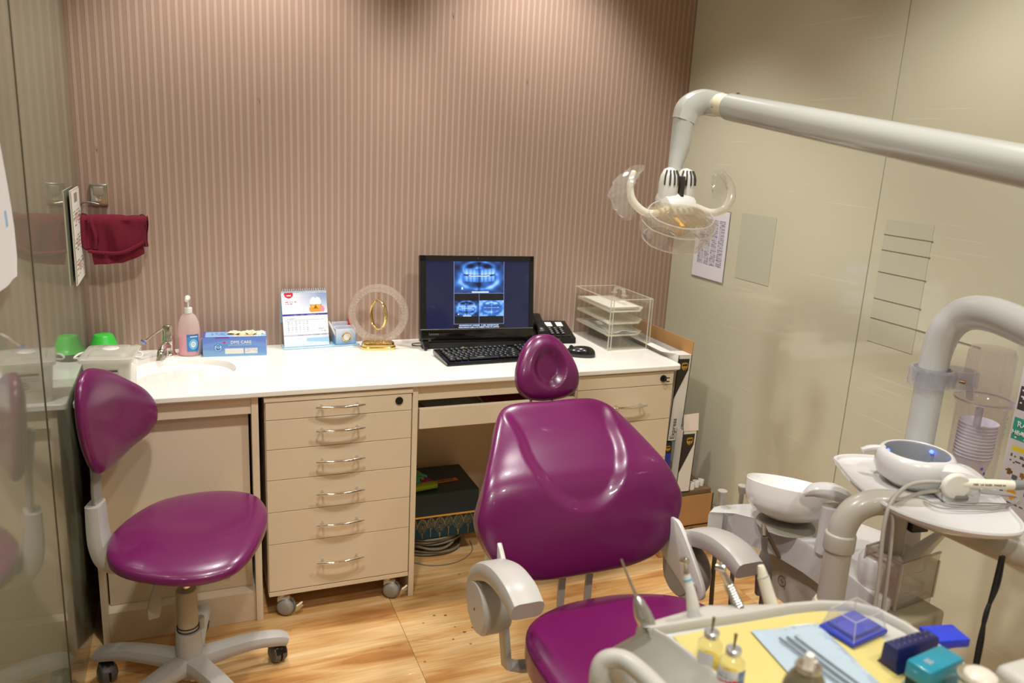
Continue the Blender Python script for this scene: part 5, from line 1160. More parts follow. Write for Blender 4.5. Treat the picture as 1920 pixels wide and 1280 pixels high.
for k in range(4):
    B().tube([(1.495 - .05 * k * .2, 1.03 - .004 * k, .866), (1.53, .99 - .006 * k, .8665), (1.50 - .02 * k, .955, .8665), (1.42 - .03 * k, .98, .8665), (1.34 - .008 * k, 1.0 + .006 * k, .8665)], .0016, 8, 8).done('loop', mat('cord_pale', (150, 146, 140), .4), t)

def pole():
    t = UNIT
    B().cyl((1.548, 1.236, .610), (1.548, 1.236, .70), .042, .036, 32).done('pole_foot', ug, t)
    B().tube([(1.548, 1.236, .66), (1.548, 1.237, .85), (1.549, 1.238, 1.02), (1.550, 1.236, 1.10), (1.554, 1.226, 1.155), (1.562, 1.198, 1.192), (1.566, 1.145, 1.206), (1.560, 1.05, 1.196), (1.52, .85, 1.165), (1.42, .55, 1.12), (1.30, .42, 1.10)], [.031, .031, .031, .032, .035, .037, .037, .036, .035, .035, .035], 32, 8).done('bent_tube', mat('pole_white', (190, 190, 187), .26, coat=.3), t)
    B().cyl((1.30, .42, 1.06), (1.30, .42, 1.52), .036, bev=.004).done('upright', mat('pole_white', (190, 190, 187), .26, coat=.3), t)
    return t
pole()
t = thing('pole_clamp', 'ribbed clear plastic clamp ring around the white pole', 'clamp', (1.549, 1.238, 1.04)); cl = clearmat('clamp_clear', (240, 240, 244), .22, .06, (226, 224, 230))
for x, y, r in ((1.549, 1.238, .040), (1.606, 1.215, .030)):
    b = B(TR(x, y, 1.022)); n = 48; rings = []
    for z, rr_ in ((0, r + .008), (.003, r + .010), (.036, r + .010), (.040, r + .006), (.040, r), (.0, r)):
        rings.append([((rr_ + (.0010 if k % 2 and rr_ > r else 0)) * math.cos(2 * PI * k / n), (rr_ + (.0010 if k % 2 and rr_ > r else 0)) * math.sin(2 * PI * k / n), z) for k in range(n)])
    b.loft(rings, False, False).done('clamp_ring', cl, t, ang=.3)
B().tube([(1.549 + .034 * math.cos(q), 1.238 + .034 * math.sin(q), 1.060) for q in np.linspace(0, 2 * PI, 33)[:-1]], .003, 8, 0, True).done('gasket', mat('gasket_dark', (110, 112, 118), .5), t)
B().cyl((1.580, 1.19, 1.042), (1.584, 1.18, 1.042), .004, .004, 12).done('screw', mat('brass', (130, 100, 60), .3, .8), t)
def dispenser():
    x, y = 1.662, 1.185; t = thing('cup_dispenser', 'clear tube cup dispenser hanging beside the pole on the right', 'dispenser', (x, y, .80))
    m_ = clearmat('dispenser_clear', (244, 240, 244), .05, .05, (226, 220, 226))
    b = B(TR(x, y, 0)); b.lathe([(.050, .800), (.0515, .800), (.0545, .985), (.060, .990), (.062, 1.002), (.0565, 1.006), (.0515, 1.010), (.0485, 1.105), (.044, 1.115), (.030, 1.118), (0, 1.119)], (0, 0, 0), 48); b.done('tube', m_, t)
    b = B(TR(x, y, 0)); b.tube([(.0595 * math.cos(q), .0595 * math.sin(q), .996) for q in np.linspace(0, 2 * PI, 49)[:-1]], .0022, 8, 0, True).tube([(.0505 * math.cos(q), .0505 * math.sin(q), .801) for q in np.linspace(0, 2 * PI, 49)[:-1]], .0016, 8, 0, True).done('rim', clearmat('disp_rim', (226, 222, 230), .4, .05, (222, 218, 226)), t)
    B().box(1.612, 1.622, 1.15, 1.164, .945, .99, .002).done('bracket', clearmat('disp_rim', (226, 222, 230), .4, .05, (222, 218, 226)), t)
    B().bar([(1.60, 1.21, 1.04), (1.625, 1.20, 1.03), (1.63, 1.195, .995)], .02, .008, (.4, .9, 0), .2).done('hanger', cl, t)
    pc = mat('paper_cup', (222, 220, 226), .55); proto = None
    for k in range(11):
        z = .852 + .0078 * k; lb = 'lowest white paper cup with blue stars in dispenser stack' if k == 0 else 'topmost open white paper cup in dispenser stack' if k == 10 else '%s white paper cup up from the bottom of dispenser stack' % ('', 'second', 'third', 'fourth', 'fifth', 'sixth', 'seventh', 'eighth', 'ninth', 'tenth')[k]
        c = thing('paper_cup', lb, 'cup', (x, y, z), 'paper cups stacked in the dispenser')
        if proto is None:
            me = B().lathe([(0, -.040), (.028, -.040), (.0290, -.042), (.0395, .010), (.0412, .0105), (.0415, .0125), (.040, .0135), (.0385, .012), (.0282, -.038), (0, -.0385)], (0, 0, 0), 40).done('cup_wall', pc, None).data
            bpy.data.objects.remove(bpy.data.objects['cup_wall']); proto = me
        o = bpy.data.objects.new('cup_wall', proto); COL.objects.link(o); o.parent = c
        if k == 0:
            for a, zz_ in ((200, -.012), (228, -.022), (256, -.010), (278, -.024), (240, -.034)):
                r = .0345 + (zz_ + .02) * .2 ; an = math.radians(a); P = []
                for q in range(10): rr_ = .0045 if q % 2 == 0 else .0018; P.append((rr_ * math.cos(q * PI / 5), rr_ * math.sin(q * PI / 5)))
                B(FR((x + r * math.cos(an), y + r * math.sin(an), z + zz_), (-math.sin(an), math.cos(an), 0), (0, 0, 1))).prism(P, -.001, .0008).done('star', mat('star_blue', (70, 100, 180), .5), c)
dispenser()

def canister():
    t = UNIT
    cm = clearmat('bin_clear', (240, 236, 230), .12, .05, (232, 226, 218))
    B().cyl((1.395, 1.135, .622), (1.395, 1.135, .835), .024, .024, 28).done('grey_post', greypl, t)
    B(TR(1.433, 1.122, .775, 0, 0, -10)).box(-.020, .022, -.022, .022, -.035, .040, .003).done('black_display', mat('display_black', (22, 24, 26), .25), t)
    B().lathe([(0, 0), (.044, 0), (.047, .012), (.046, .05), (.040, .062), (.034, .066), (0, .066)], (1.362, 1.125, .622), 36).done('pot', uw, t)
    X = TR(1.333, 1.050, .602, 0, 0, 7)
    b = B(X); W, D, H = .128, .085, .108
    for q in ((0, W, 0, .003, 0, H), (0, W, D - .003, D, 0, H), (0, .003, 0, D, 0, H), (W - .003, W, 0, D, 0, H * .8), (0, W, 0, D, 0, .003)): b.box(*q)
    b.done('bin_walls', cm, t, smooth=False); e = B(X)
    for x in (0, W):
        for y in (0, D): e.box(x - .002, x + .002, y - .002, y + .002, 0, H if x == 0 else H * .8)
    for y in (0, D): e.box(0, W, y - .002, y + .002, H * .97, H)
    e.box(-.002, .002, 0, D, H - .004, H); e.done('bin_edges', clearmat('disp_rim2', (236, 232, 226), .5, .05, (232, 228, 220)), t, smooth=False)
    B(X).bar([(.03, .040, .050), (.07, .040, .062), (.12, .040, .090), (.165, .03, .125), (.19, .02, .14)], [.02, .034, .036, .020, .010], [.016, .030, .028, .014, .008], (0, 1, 0), .42, 5).done('white_scoop', mat('cloudy', (226, 222, 214), .4), t)
    B(X).box(.008, .030, .010, .062, .004, .07, .006).done('cloth_contents', mat('bin_contents', (214, 200, 186), .8), t)
    B(TR(1.375, 1.055, .600, 0, 0, 7)).box(-.048, .066, -.045, .05, -.25, 0, .008, 3).done('lower_housing', mat('housing_beige', (142, 131, 104), .45), t)
    B(TR(1.375, 1.055, .600, 0, 0, 7)).box(-.040, -.010, -.0462, -.0450, -.040, -.018).done('rating_label', mat('rating_label', (104, 116, 126), .45), t)
canister()
t = thing('dangling_cable', 'pair of black cables hanging below the side tray at right', 'cable', (1.39, .90, .80))
for k in range(2): B().tube([(1.392 + .006 * k, .896, .800), (1.384 + .010 * k, .892, .74), (1.370 - .004 * k, .885, .69), (1.352 + .008 * k, .876, .63), (1.34, .86, .5), (1.36, .85, .3), (1.40, .86, .09)], .0038, 8, 8).done('cord', blacksoft, t)
def pipe():
    t = UNIT
    B().tube([(1.605, .795, .775), (1.62, .60, .77), (1.45, .30, .765), (1.1, .15, .76), (.95, .20, .755)], .034, 24, 8).done('arm_tube', uw, t)
pipe()
def poster(U, V):
    im = V3((214, 210, 216), U.shape)
    def r(u0, u1, v0, v1, c, s=None):
        nonlocal im; m = band(U, u0, u1) & band(V, v0, v1); im = put(im, m & (scribble(U, V, s, 70, 110) if s else m), c)
    r(.012, .055, .60, .70, (66, 60, 66)); r(.02, .05, .61, .69, (230, 228, 232), 4); r(.012, .32, .47, .565, (46, 158, 138)); r(.03, .30, .48, .555, (230, 240, 238), 5)
    r(.03, .34, .428, .448, (232, 214, 60)); r(.03, .30, .365, .42, (90, 86, 90), 6)
    for (u, v, rr_, c) in ((.045, .335, .018, (120, 84, 46)), (.085, .315, .018, (90, 100, 104)), (.125, .335, .018, (150, 110, 60)), (.085, .245, .032, (226, 160, 40)), (.19, .27, .035, (60, 130, 170))): im = put(im, np.hypot(U - u, (V - v) * .6 / .43) < rr_, c)
    r(.010, .035, .215, .27, (50, 54, 130)); r(.04, .28, .185, .205, (100, 96, 100), 7); r(.008, .03, .17, .185, (60, 56, 60)); r(.085, .15, .095, .12, (214, 90, 60)); r(.4, .9, .1, .6, (120, 116, 120), 8); r(.03, .9, .92, .97, (40, 40, 120))
    return im
t = thing('wall_poster', 'white information poster with teal heading and small pictures at right edge', 'poster', (1.895, 1.1, .9))
X = FR((1.893, 1.050, .87), (0, -1, 0), (0, .0, 1))
B(X).box(-.215, .215, -.30, .30, -.006, -.0008).done('board', mat('poster_board', (206, 202, 208), .4), t, smooth=False)
printed('poster_print', .43, .60, 90, 150, poster, X, KW, t)
text('RADIX', .020, X @ TR(-.170, .024, .001), mat('white_ink', (245, 245, 245), .5), t); text('HEALTH CARE', .016, X @ TR(-.158, .002, .001), mat('white_ink', (245, 245, 245), .5), t)

# ---------------------------------------------------------------- operating light
def light_arm():
    t = thing('operating_light', 'white operating light with clear bowl and long arm crossing the right wall', 'dental lamp', (1.2, 1.2, 1.56)); globals()['LAMP'] = t; am = mat('arm_pale', (172, 172, 165), .22, coat=.4)
    a = Vector((1.255, 1.735, 1.623)); b = Vector((1.185, .42, 1.448)); d = (b - a).normalized(); a0 = a; a = a + d * .045
    B().tube([a, a + d * .004, b], [.029, .0325, .0325], 36, 0).done('arm_tube', am, t)
    B().tube([a0 - d * .02, a + d * .01], .0285, 36).done('end_collar', mat('collar_cream', (220, 212, 180), .35), t)
    for k, z in ((0, .031), (1, -.031)): B().lathe([(0, 0), (.005, .001), (.005, .004), (0, .006)], tuple(a + d * (.03) + Vector((0, 0, z - (.003 if k else 0)))), 12, (0, 0, 1)).done('screw', steel, t)
    B().lathe([(0, -.002), (.004, -.002), (.004, .001)], tuple(a - d * .040 + Vector((-.028, -.004, -.004))), 12, (-1, 0, 0)).done('screw', dark, t)
    # elbow
    B().bar([a0 - d * .004, Vector((1.225, 1.772, 1.628)), Vector((1.192, 1.778, 1.612)), Vector((1.180, 1.776, 1.580))], [.056, .060, .058, .056], [.060, .064, .060, .056], (.15, .98, 0), .36, 6).done('elbow', am, t)
    B().bar([(1.20, .44, 1.448), (1.24, .40, 1.45), (1.30, .42, 1.47)], .06, .06, (0, 0, 1), .4, 4).done('pivot', am, t)
    return t
light_arm()
def lamp_head():
    t = LAMP; hw = mat('head_white', (208, 206, 198), .25, coat=.3)
    B().tube([(1.181, 1.775, 1.585), (1.176, 1.772, 1.52), (1.160, 1.762, 1.465), (1.150, 1.752, 1.425)], [.027, .026, .018, .015], 28, 5).done('stem', mat('arm_pale', (172, 172, 165), .22, coat=.4), t)
    SH = TR(-.017, 0, .021)
    for s in (-1, 1):
        c = B(SH).loft([[(1.163 + s * .024 + r * math.cos(q) * 1.0, 1.725 + r * math.sin(q) * 1.15, z) for q in np.linspace(0, 2 * PI, 25)[:-1]] for r, z in ((.021, 1.345), (.0235, 1.375), (.0235, 1.405), (.021, 1.425), (.013, 1.440), (.004, 1.444))]).done('knuckle_cover', hw, t)
        sl = B(SH)
        for a in (-150, -120, -92, -62, -35):
            an = math.radians(a); x = 1.163 + s * .024; P = []
            for r, z in ((.0240, 1.402), (.0238, 1.415), (.0215, 1.426), (.0165, 1.4375)): P.append((x + r * math.cos(an), 1.725 + r * 1.15 * math.sin(an), z))
            sl.tube(P, .0022, 6, 3)
        sl.done('slot', mat('slot_dark', (62, 56, 50), .6), c)
    B(SH).box(1.158, 1.168, 1.695, 1.75, 1.362, 1.425, .003).done('hinge_gap', mat('hinge_dark', (48, 42, 36), .5), t)
    B(SH).bar([(1.163, 1.74, 1.372), (1.163, 1.705, 1.350), (1.161, 1.685, 1.325)], [.096, .092, .062], [.05, .052, .030], (1, 0, 0), .4, 4).done('yoke', hw, t)
    B(SH).cyl((1.161, 1.672, 1.331), (1.161, 1.669, 1.331), .0022, .0022, 10).done('screw', dark, t)
    # clear faceted bowl: axis points down toward the patient
    Xb = TR(1.126, 1.672, 1.331, 24, -2, 0); n = 8
    def oct_(r, z, sq=.35): 
        out = []
        for q in np.linspace(0, 2 * PI, 49)[:-1]:
            a = (q + PI / 8) % (PI / 4) - PI / 8; rr_ = r * (1 - sq) + r * sq * math.cos(PI / 8) / math.cos(a); out.append((1.04 * rr_ * math.cos(q), rr_ * .86 * math.sin(q), z))
        return out
    gm = clearmat('lamp_glass', (246, 244, 242), .11, .02, (236, 232, 226)); R = B(Xb)
    R.loft([oct_(.080, .028), oct_(.092, .018), oct_(.095, .002), oct_(.092, -.022), oct_(.079, -.044), oct_(.072, -.049)], False, True).done('clear_bowl', gm, t, ang=.25)
    e = B(Xb)
    for r, z in ((.0945, .004), (.079, -.045), (.083, .027)): e.tube(oct_(r, z), .0016, 6, 0, True)
    for k in range(8): q = 2 * PI * (k + .5) / 8; e.tube([(1.04 * .093 * math.cos(q), .80 * math.sin(q) * .1, .002), (1.04 * .075 * math.cos(q), .80 * math.sin(q) * .081, -.036)], .0012, 6)
    e.done('bowl_edges', clearmat('glass_edge', (238, 236, 232), .4, .04, (240, 236, 230)), t)
    B(Xb).loft([oct_(.030, .040), oct_(.060, .034), oct_(.082, .016), oct_(.086, .006)], True, False).done('reflector', clearmat('reflector_pale', (244, 240, 230), .16, .05, (230, 222, 204)), t, ang=.4)
    f = B(Xb)
    for k in range(7): f.box(-.052 + .016 * k, -.050 + .016 * k, -.05, .045, .012, .034, .0006, 1)
    f.done('reflector_rib', clearmat('rib', (238, 230, 214), .25, .06, (230, 222, 200)), t, smooth=False)
    B(Xb).box(-.030, -.016, -.052, -.010, -.004, .026, .003).done('amber_filter', mat('amber', (224, 178, 70), .3, sss=.1), t)
    B(Xb).lathe([(0, .018), (.012, .016), (.030, .010), (.034, .002), (.030, -.002), (.012, .004), (0, .006)], (0.004, -.006, -.014), 30).done('lamp_shield', chrome, t)
    # grips
    gp = clearmat('wrapped_white', (250, 248, 240), .82, .12, (244, 240, 228), .9)
    L_ = [(1.125, 1.695, 1.345), (1.090, 1.690, 1.334), (1.055, 1.690, 1.336), (1.025, 1.700, 1.362), (1.022, 1.712, 1.398), (1.034, 1.722, 1.430)]
    R_ = [(1.200, 1.690, 1.352), (1.235, 1.672, 1.340), (1.268, 1.664, 1.350), (1.288, 1.668, 1.378), (1.288, 1.680, 1.412), (1.265, 1.694, 1.442)]
    for P in (L_, R_): B(SH).tube(P, [.013, .0135, .014, .014, .012, .009], 18, 6, flat=.7).done('grip', gp, t)
    film = clearmat('plastic_film', (246, 246, 244), .14, .06, (240, 238, 232))
    def sleeve(P, off, seed, R0):
        r = np.random.RandomState(seed); b = B(SH); rings = []
        Q = catmull(P, 5)
        for i, p in enumerate(Q):
            u = i / (len(Q) - 1); ring = []
            for k in range(16):
                q = 2 * PI * k / 16; rr_ = R0 * (.75 + .75 * math.sin(PI * min(1, u * .9 + .1))) * (1 + .35 * (r.rand() - .5))
                ring.append((p.x + off[0] * math.sin(u * PI) + rr_ * math.cos(q), p.y + rr_ * .55 * math.sin(q), p.z + off[1] * math.sin(u * PI) + rr_ * .45 * math.sin(q + .8)))
            rings.append(ring)
        return b.loft(rings, False, False).done('plastic_sleeve', film, t, ang=.2)
    sleeve([(1.038, 1.716, 1.438), (1.016, 1.712, 1.415), (1.000, 1.706, 1.385), (1.002, 1.700, 1.355), (1.016, 1.695, 1.322)], (-.006, 0), 3, .021)
    sleeve([(1.262, 1.690, 1.440), (1.262, 1.684, 1.415), (1.262, 1.678, 1.390), (1.255, 1.676, 1.370)], (-.004, 0), 5, .014)
lamp_head()

# ---------------------------------------------------------------- instrument console in the foreground
def console():
    t = thing('instrument_console', 'white instrument console with yellow-lined tray in the lower right foreground', 'instrument tray', (.75, .64, .72)); cw_ = mat('console_white', (180, 177, 168), .3, coat=.25)
    rim = [(.562, .827), (.573, .823), (.585, .795), (.591, .752), (.597, .719), (.600, .66), (.600, .56), (.605, .46), (.63, .43), (.75, .42), (.88, .43), (.915, .46), (.930, .54), (.940, .60), (.946, .65), (.945, .721), (.933, .765), (.909, .789), (.864, .806), (.811, .815), (.73, .819), (.646, .824)]
    P = [Vector((a, b, 0)) for a, b in rim]; c = Vector((.755, .62, 0)); n = len(P)
    def off(p, o, ol=0):
        d = (p - c); d = Vector((d.x / .19, d.y / .2, 0)).normalized(); l = max(0, -d.x) ** 1.5
        return p + d * (o + ol * l)
    def ring(z, o, ol=0): return [(q.x, q.y, z) for q in (off(p, o, ol) for p in P)]
    B().loft([ring(.70, -.03, .03), ring(.72, -.01, .05), ring(.775, .008, .085), ring(.800, .007, .078), ring(.846, .001, .008), ring(.856, .001, .001), ring(.861, -.003, 0), ring(.861, -.010, 0), ring(.857, -.013, 0), ring(.850, -.014, 0), ring(.8485, -.02, 0)]).done('console_body', cw_, t, ang=.6)
    m_ = [(.604, .806), (.66, .806), (.75, .803), (.84, .797), (.885, .782), (.893, .74), (.888, .685), (.876, .60), (.872, .47), (.75, .445), (.64, .455), (.616, .50), (.612, .66), (.606, .74)]
    B().prism(m_, .8488, .8500).done('yellow_mat', mat('yellow_paper', (196, 180, 108), .6), t, smooth=False)
    B().tube([(.478, .775, .790), (.474, .779, .835), (.482, .781, .856), (.499, .767, .864), (.509, .737, .864), (.513, .68, .864), (.514, .58, .86), (.53, .48, .84)], .0125, 20, 6).done('grab_handle', cw_, t)
    B().box(.918, 1.16, .38, .572, .860, .902, .012, 3).done('control_panel', cw_, t)
    B().bar([(.93, .47, .82), (1.02, .47, .83), (1.04, .47, .872)], .14, .03, (0, 1, 0), .3).done('panel_bracket', cw_, t)
    B().tube([(1.0, .50, .9025), (1.03, .49, .9035), (1.06, .50, .9025)], .004, 8, 4).done('panel_switch', greypl, t)
    B().box(.93, 1.062, .722, .748, .790, .800, .003).done('side_ledge', greydk, t)
    B().bar([(.575, .835, .83), (.70, .848, .83), (.86, .835, .81)], .040, .035, (0, 0, 1), .3).done('holder_rail', cw_, t)
    B().cyl((.80, .58, .60), (.80, .58, .715), .04).tube([(.80, .58, .62), (.90, .40, .62), (.98, .24, .66), (.95, .20, .74)], .034, 20, 6).done('carrier', cw_, t)
console()
s = thing('blue_tray_box', 'bright blue plastic block on the ledge right of the yellow-lined tray', 'box', (1.06, .73, .80))
B(TR(1.043, .734, .801, 0, 0, -12)).box(-.026, .032, -.022, .018, 0, .014, .002).done('block', mat('bright_blue', (36, 56, 190), .35), s)

tip = mat('tip_steel', (206, 204, 200), .16, 1); hpw = mat('handpiece_white', (214, 212, 206), .3, coat=.2)
t = thing('air_syringe', 'steel three-way syringe with long thin bent tip, leftmost behind the tray', 'dental instrument', (.578, .836, .86))
B().tube([(.5492, .871, .943), (.5535, .866, .930), (.5605, .858, .910), (.567, .851, .893)], [.0013, .0016, .0021, .0026], 12, 5).done('tip_tube', tip, t)
B().tube([(.567, .851, .893), (.5700, .8475, .884), (.575, .842, .868), (.580, .837, .855), (.582, .8365, .842)], [.004, .0085, .0125, .0125, .012], 26, 6).done('handle_body', mat('satin_steel', (196, 194, 190), .25, .85), t)
t = thing('contra_angle_handpiece', 'white handpiece with thin blue ring and small steel head behind the tray', 'dental instrument', (.66, .838, .86))
B().tube([(.6505, .854, .912), (.6525, .851, .902), (.655, .8465, .888), (.6585, .842, .868), (.661, .838, .846)], [.0045, .0060, .0072, .0092, .0098], 24, 6).done('handle_body', hpw, t)
B().tube([(.6518, .8522, .9055), (.6523, .8515, .9035)], .0064, 24).done('blue_ring', mat('cyan_ring', (70, 170, 210), .3), t)
B().tube([(.648, .858, .930), (.6495, .856, .920), (.6505, .854, .912)], [.0042, .0034, .0042], 16, 4).cyl((.6465, .864, .929), (.6495, .853, .933), .0052, .0052, 18, bev=.001).done('head', tip, t)
t = thing('turbine_handpiece', 'ribbed steel turbine handpiece with brass-tinged head, third behind the tray', 'dental instrument', (.75, .848, .84))
g = B().tube([(.7275, .874, .8965), (.733, .868, .884), (.741, .860, .866), (.752, .848, .836)], [.0046, .0052, .0068, .0078], 22, 6).done('handle_body', tip, t)
B().cyl((.722, .880, .898), (.732, .869, .898), .0058, .0058, 20, bev=.001).cyl((.7265, .8745, .8985), (.7265, .8745, .909), .0022, .0018, 10).done('head', tip, t)
rb = B()
for k in range(9): f = k / 9; p = Vector((.737 + .013 * f, .864 - .014 * f, .874 - .032 * f)); rb.lathe([(.0072 + .0009 * f, -.0006), (.0080 + .0009 * f, 0), (.0072 + .0009 * f, .0006)], tuple(p), 20, (.30, -.32, -.88))
rb.done('grip_rib', steel, t)
t = thing('curing_nozzle', 'cream tapered plastic suction handpiece, rightmost behind the yellow tray', 'dental instrument', (.83, .864, .82)); ch_ = mat('cream_handle', (226, 218, 198), .35)
B().tube([(.8155, .888, .880), (.8165, .886, .874), (.8185, .883, .863)], [.0048, .0064, .0082], 22, 4).done('tip_cap', ch_, t)
B().tube([(.8187, .8827, .8625), (.824, .875, .840), (.832, .863, .808)], [.0092, .0100, .0112], 24, 5).done('handle_body', ch_, t)
B().tube([(.8184, .8831, .8632), (.8188, .8825, .8620)], .0090, 22).done('seam_ring', greydk, t)
hp = mat('hose_brown', (112, 96, 78), .5)
for i, (x, y, lb) in enumerate(((1.262, 1.548, 'left brown hose hanging from the holder at unit tip'), (1.335, 1.56, 'right brown hose hanging from the holder at the unit tip'))):
    o = B().tube([(x, y, .519), (x - .004, y - .01, .40), (x + .004, y - .02, .22), (x + .03, y - .03, .06), (x + .10, y - .10, .012), (x + .18, 1.25, .012)], .006, 10, 6).done('suction_hose', hp, None); tag(o, lb, 'hose', 'suction hoses under the unit')
t = thing('suction_handpiece', 'dark grey flat suction handpiece hanging between chair armrest and unit', 'suction handpiece', (1.20, 1.30, .55)); dg = mat('dark_handpiece', (96, 88, 80), .45)
B().bar([(1.200, 1.312, .655), (1.199, 1.305, .625), (1.197, 1.298, .600), (1.196, 1.292, .56), (1.196, 1.288, .52)], [.014, .012, .030, .036, .034], [.012, .012, .018, .022, .022], (.93, -.37, 0), .25, 3).done('handle_body', dg, t)
B().tube([(1.200, 1.313, .655), (1.215, 1.335, .668), (1.25, 1.37, .640), (1.30, 1.36, .560)], .005, 10, 5).done('hose', hp, t)
B().tube([(1.196, 1.288, .52), (1.20, 1.28, .35), (1.24, 1.24, .16), (1.34, 1.2, .05)], .006, 10, 5).done('hose', hp, t)
for o in t.children: o.data.transform(Matrix.Translation((.024, .022, -.012)))

# ---------------------------------------------------------------- things on the yellow tray
ZT = .8504
def vial(x, y, lab, red):
    t = thing('glass_vial', lab, 'vial', (x, y, ZT)); r = .0165
    gv = clearmat('vial_glass', (250, 249, 240), .06, .02, (244, 242, 230))
    B().lathe([(0, .0004), (r - .002, .0004), (r, .002), (r, .030), (r * .96, .034), (r * .7, .0385), (.0075, .041), (.0065, .044), (.0065, .048)], (x, y, ZT), 36).done('glass_body', gv, t)
    B().lathe([(0, .0012), (r - .0028, .0012), (r - .0012, .003), (r - .0012, .012), (0, .012)], (x, y, ZT), 30).done('liquid', clearmat('vial_liquid', (252, 246, 206), .06, .04, (240, 228, 170)), t)
    B().lathe([(.0072, .043), (.0098, .0435), (.0102, .046), (.0100, .0505), (.0085, .0520), (.004, .0515), (0, .0518)], (x, y, ZT), 30).done('crimp_cap', mat('crimp_silver', (214, 214, 218), .25, .8), t)
    B().tube([(x, y, ZT + .051), (x + .0010, y + .001, ZT + .060), (x + .002, y + .002, ZT + .070)], [.0014, .0016, .0022], 8).done('needle_hub', mat('olive', (120, 104, 40), .4, .4), t)
    def lb(U, V):
        im = V3((222, 222, 226), U.shape)
        if red: im = put(im, band(V - .3 * U, .10, .30), (206, 30, 44)); im = put(im, U > .74, (70, 110, 170)); im = put(im, band(V, .5, .8) & scribble(U, V, 31, 30, 16), (150, 150, 160))
        return im
    an = math.atan2(-y, -x) if False else math.radians(215 if not red else 235)
    printed('label', .034 if red else .020, .024, 30, 20, lb, FR((x + .0167 * math.cos(an), y + .0167 * math.sin(an), ZT + .016), (-math.sin(an), math.cos(an), 0), (0, 0, 1)), KW, t, warp=lambda X, Y: -(1 - np.sqrt(np.maximum(.0, 1 - (X / .0176) ** 2))) * .0166)
vial(.612, .737, 'small glass vial with silver cap and needle, nearer the tray back', False)
vial(.617, .698, 'small glass vial with red and white label, in front of the other vial', True)
t = thing('spray_can', 'satin olive-silver spray can with white nozzle at bottom edge of the tray', 'spray can', (.590, .552, ZT)); sc = mat('can_satin', (150, 142, 118), .33, .75)
B().lathe([(0, 0), (.0235, 0), (.0245, .002), (.0245, .092), (.0242, .100), (.0225, .110), (.0175, .121), (.0125, .128), (.0118, .130)], (.590, .552, ZT), 48).done('can_body', sc, t)
B().lathe([(.0118, .129), (.0135, .130), (.0142, .1325), (.0130, .135), (.0105, .1345), (.0095, .131), (.005, .129), (0, .129)], (.590, .552, ZT), 40).done('valve_rim', mat('rim_silver', (206, 198, 186), .2, .9), t)
B().lathe([(0, .128), (.0052, .128), (.0052, .140), (.0042, .147), (0, .148)], (.590, .552, ZT), 24).done('nozzle', mat('nozzle_white', (226, 216, 204), .4), t)
t = thing('white_cap_bottle', 'tiny white capped bottle just behind the spray can on yellow mat', 'bottle', (.640, .640, ZT))
B().lathe([(0, 0), (.009, 0), (.009, .014), (.006, .016), (0, .016)], (.633, .634, ZT), 24).done('bottle_body', clearmat('small_bottle', (244, 242, 236), .5, .08, (240, 238, 230)), t)
B().lathe([(0, .030), (.0065, .0295), (.0078, .027), (.0078, .016), (0, .016)], (.633, .634, ZT), 24).done('cap', plastic, t)
def bluebox():
    t = thing('bur_box', 'blue base box with a clear raised lid at the back of tray', 'box', (.862, .74, ZT)); X = TR(.862, .738, ZT, 0, 0, 10); b_ = mat('box_blue', (44, 56, 168), .3)
    B(X).prism([(-.039, -.028), (.039, -.028), (.039, .028), (-.039, .028)], 0, .0075, I4, .002).done('base', b_, t)
    B(X).box(-.030, .030, -.021, .021, .0075, .0135, .001).done('foam_insert', mat('insert_blue', (66, 72, 170), .6), t)
    g = clearmat('lid_clear', (250, 250, 250), .06, .02, (236, 236, 232)); a = [(-.037, -.026, .0078), (.037, -.026, .0078), (.037, .026, .0078), (-.037, .026, .0078)]; c = [(-.030, -.020, .034), (.030, -.020, .034), (.030, .020, .034), (-.030, .020, .034)]
    B(X).loft([a, c], False, True).done('lid', g, t, smooth=False)
    e = B(X)
    for k in range(4): e.tube([a[k], c[k]], .0007, 6); e.tube([c[k], c[(k + 1) % 4]], .0007, 6)
    e.done('lid_edges', clearmat('lid_edge', (240, 240, 238), .5, .05, (238, 238, 234)), t)
bluebox()
def burblock():
    t = thing('bur_block', 'navy blue bur holder block with two rows of holes on top', 'instrument block', (.87, .66, ZT)); X = TR(.882, .660, ZT, 0, 0, 3); nv = mat('navy_block', (20, 20, 74), .35)
    B(X).prism([(-.017, 0), (.017, 0), (.0125, .007), (.0115, .031), (.009, .034), (-.009, .034), (-.0115, .031), (-.0125, .007)], -.040, .040, Matrix(((0, 0, 1, 0), (1, 0, 0, 0), (0, 1, 0, 0), (0, 0, 0, 1))), .001).done('block', nv, t)
    h = B(X)
    for k in range(7):
        for y in (-.0045, .0045): h.cyl((-.031 + .0103 * k, y, .0335), (-.031 + .0103 * k, y, .0365), .0014, .0010, 10)
    h.done('bur', mat('bur_steel', (150, 150, 170), .3, .7), t)
burblock()
def tealbox():
    t = thing('teal_dispenser', 'teal plastic dispenser box with a slot, in front of navy block', 'box', (.865, .62, ZT)); X = TR(.868, .612, ZT, 0, 0, 8); te = mat('teal_plastic', (24, 126, 148), .28, coat=.2)
    B(X).box(-.036, .036, -.0165, .0165, .016, .040, .0025).done('cover', te, t)
    B(X).box(-.039, .036, -.0165, .0165, 0, .006, .0015).box(-.020, .036, -.0155, .0155, .006, .016).done('base', te, t)
    B(X).box(-.034, -.020, -.0150, .0150, .006, .0155).done('slot', mat('slot_black', (16, 20, 26), .5), t)
    B(X).box(-.020, -.010, -.005, .005, .040, .0405).done('faded_mark', mat('faded', (120, 140, 150), .5), t)
tealbox()
t = thing('glass_jar', 'small glass jar with silver-rimmed pale lid at the right tray edge', 'jar', (.892, .555, ZT)); jx, jy = .884, .562
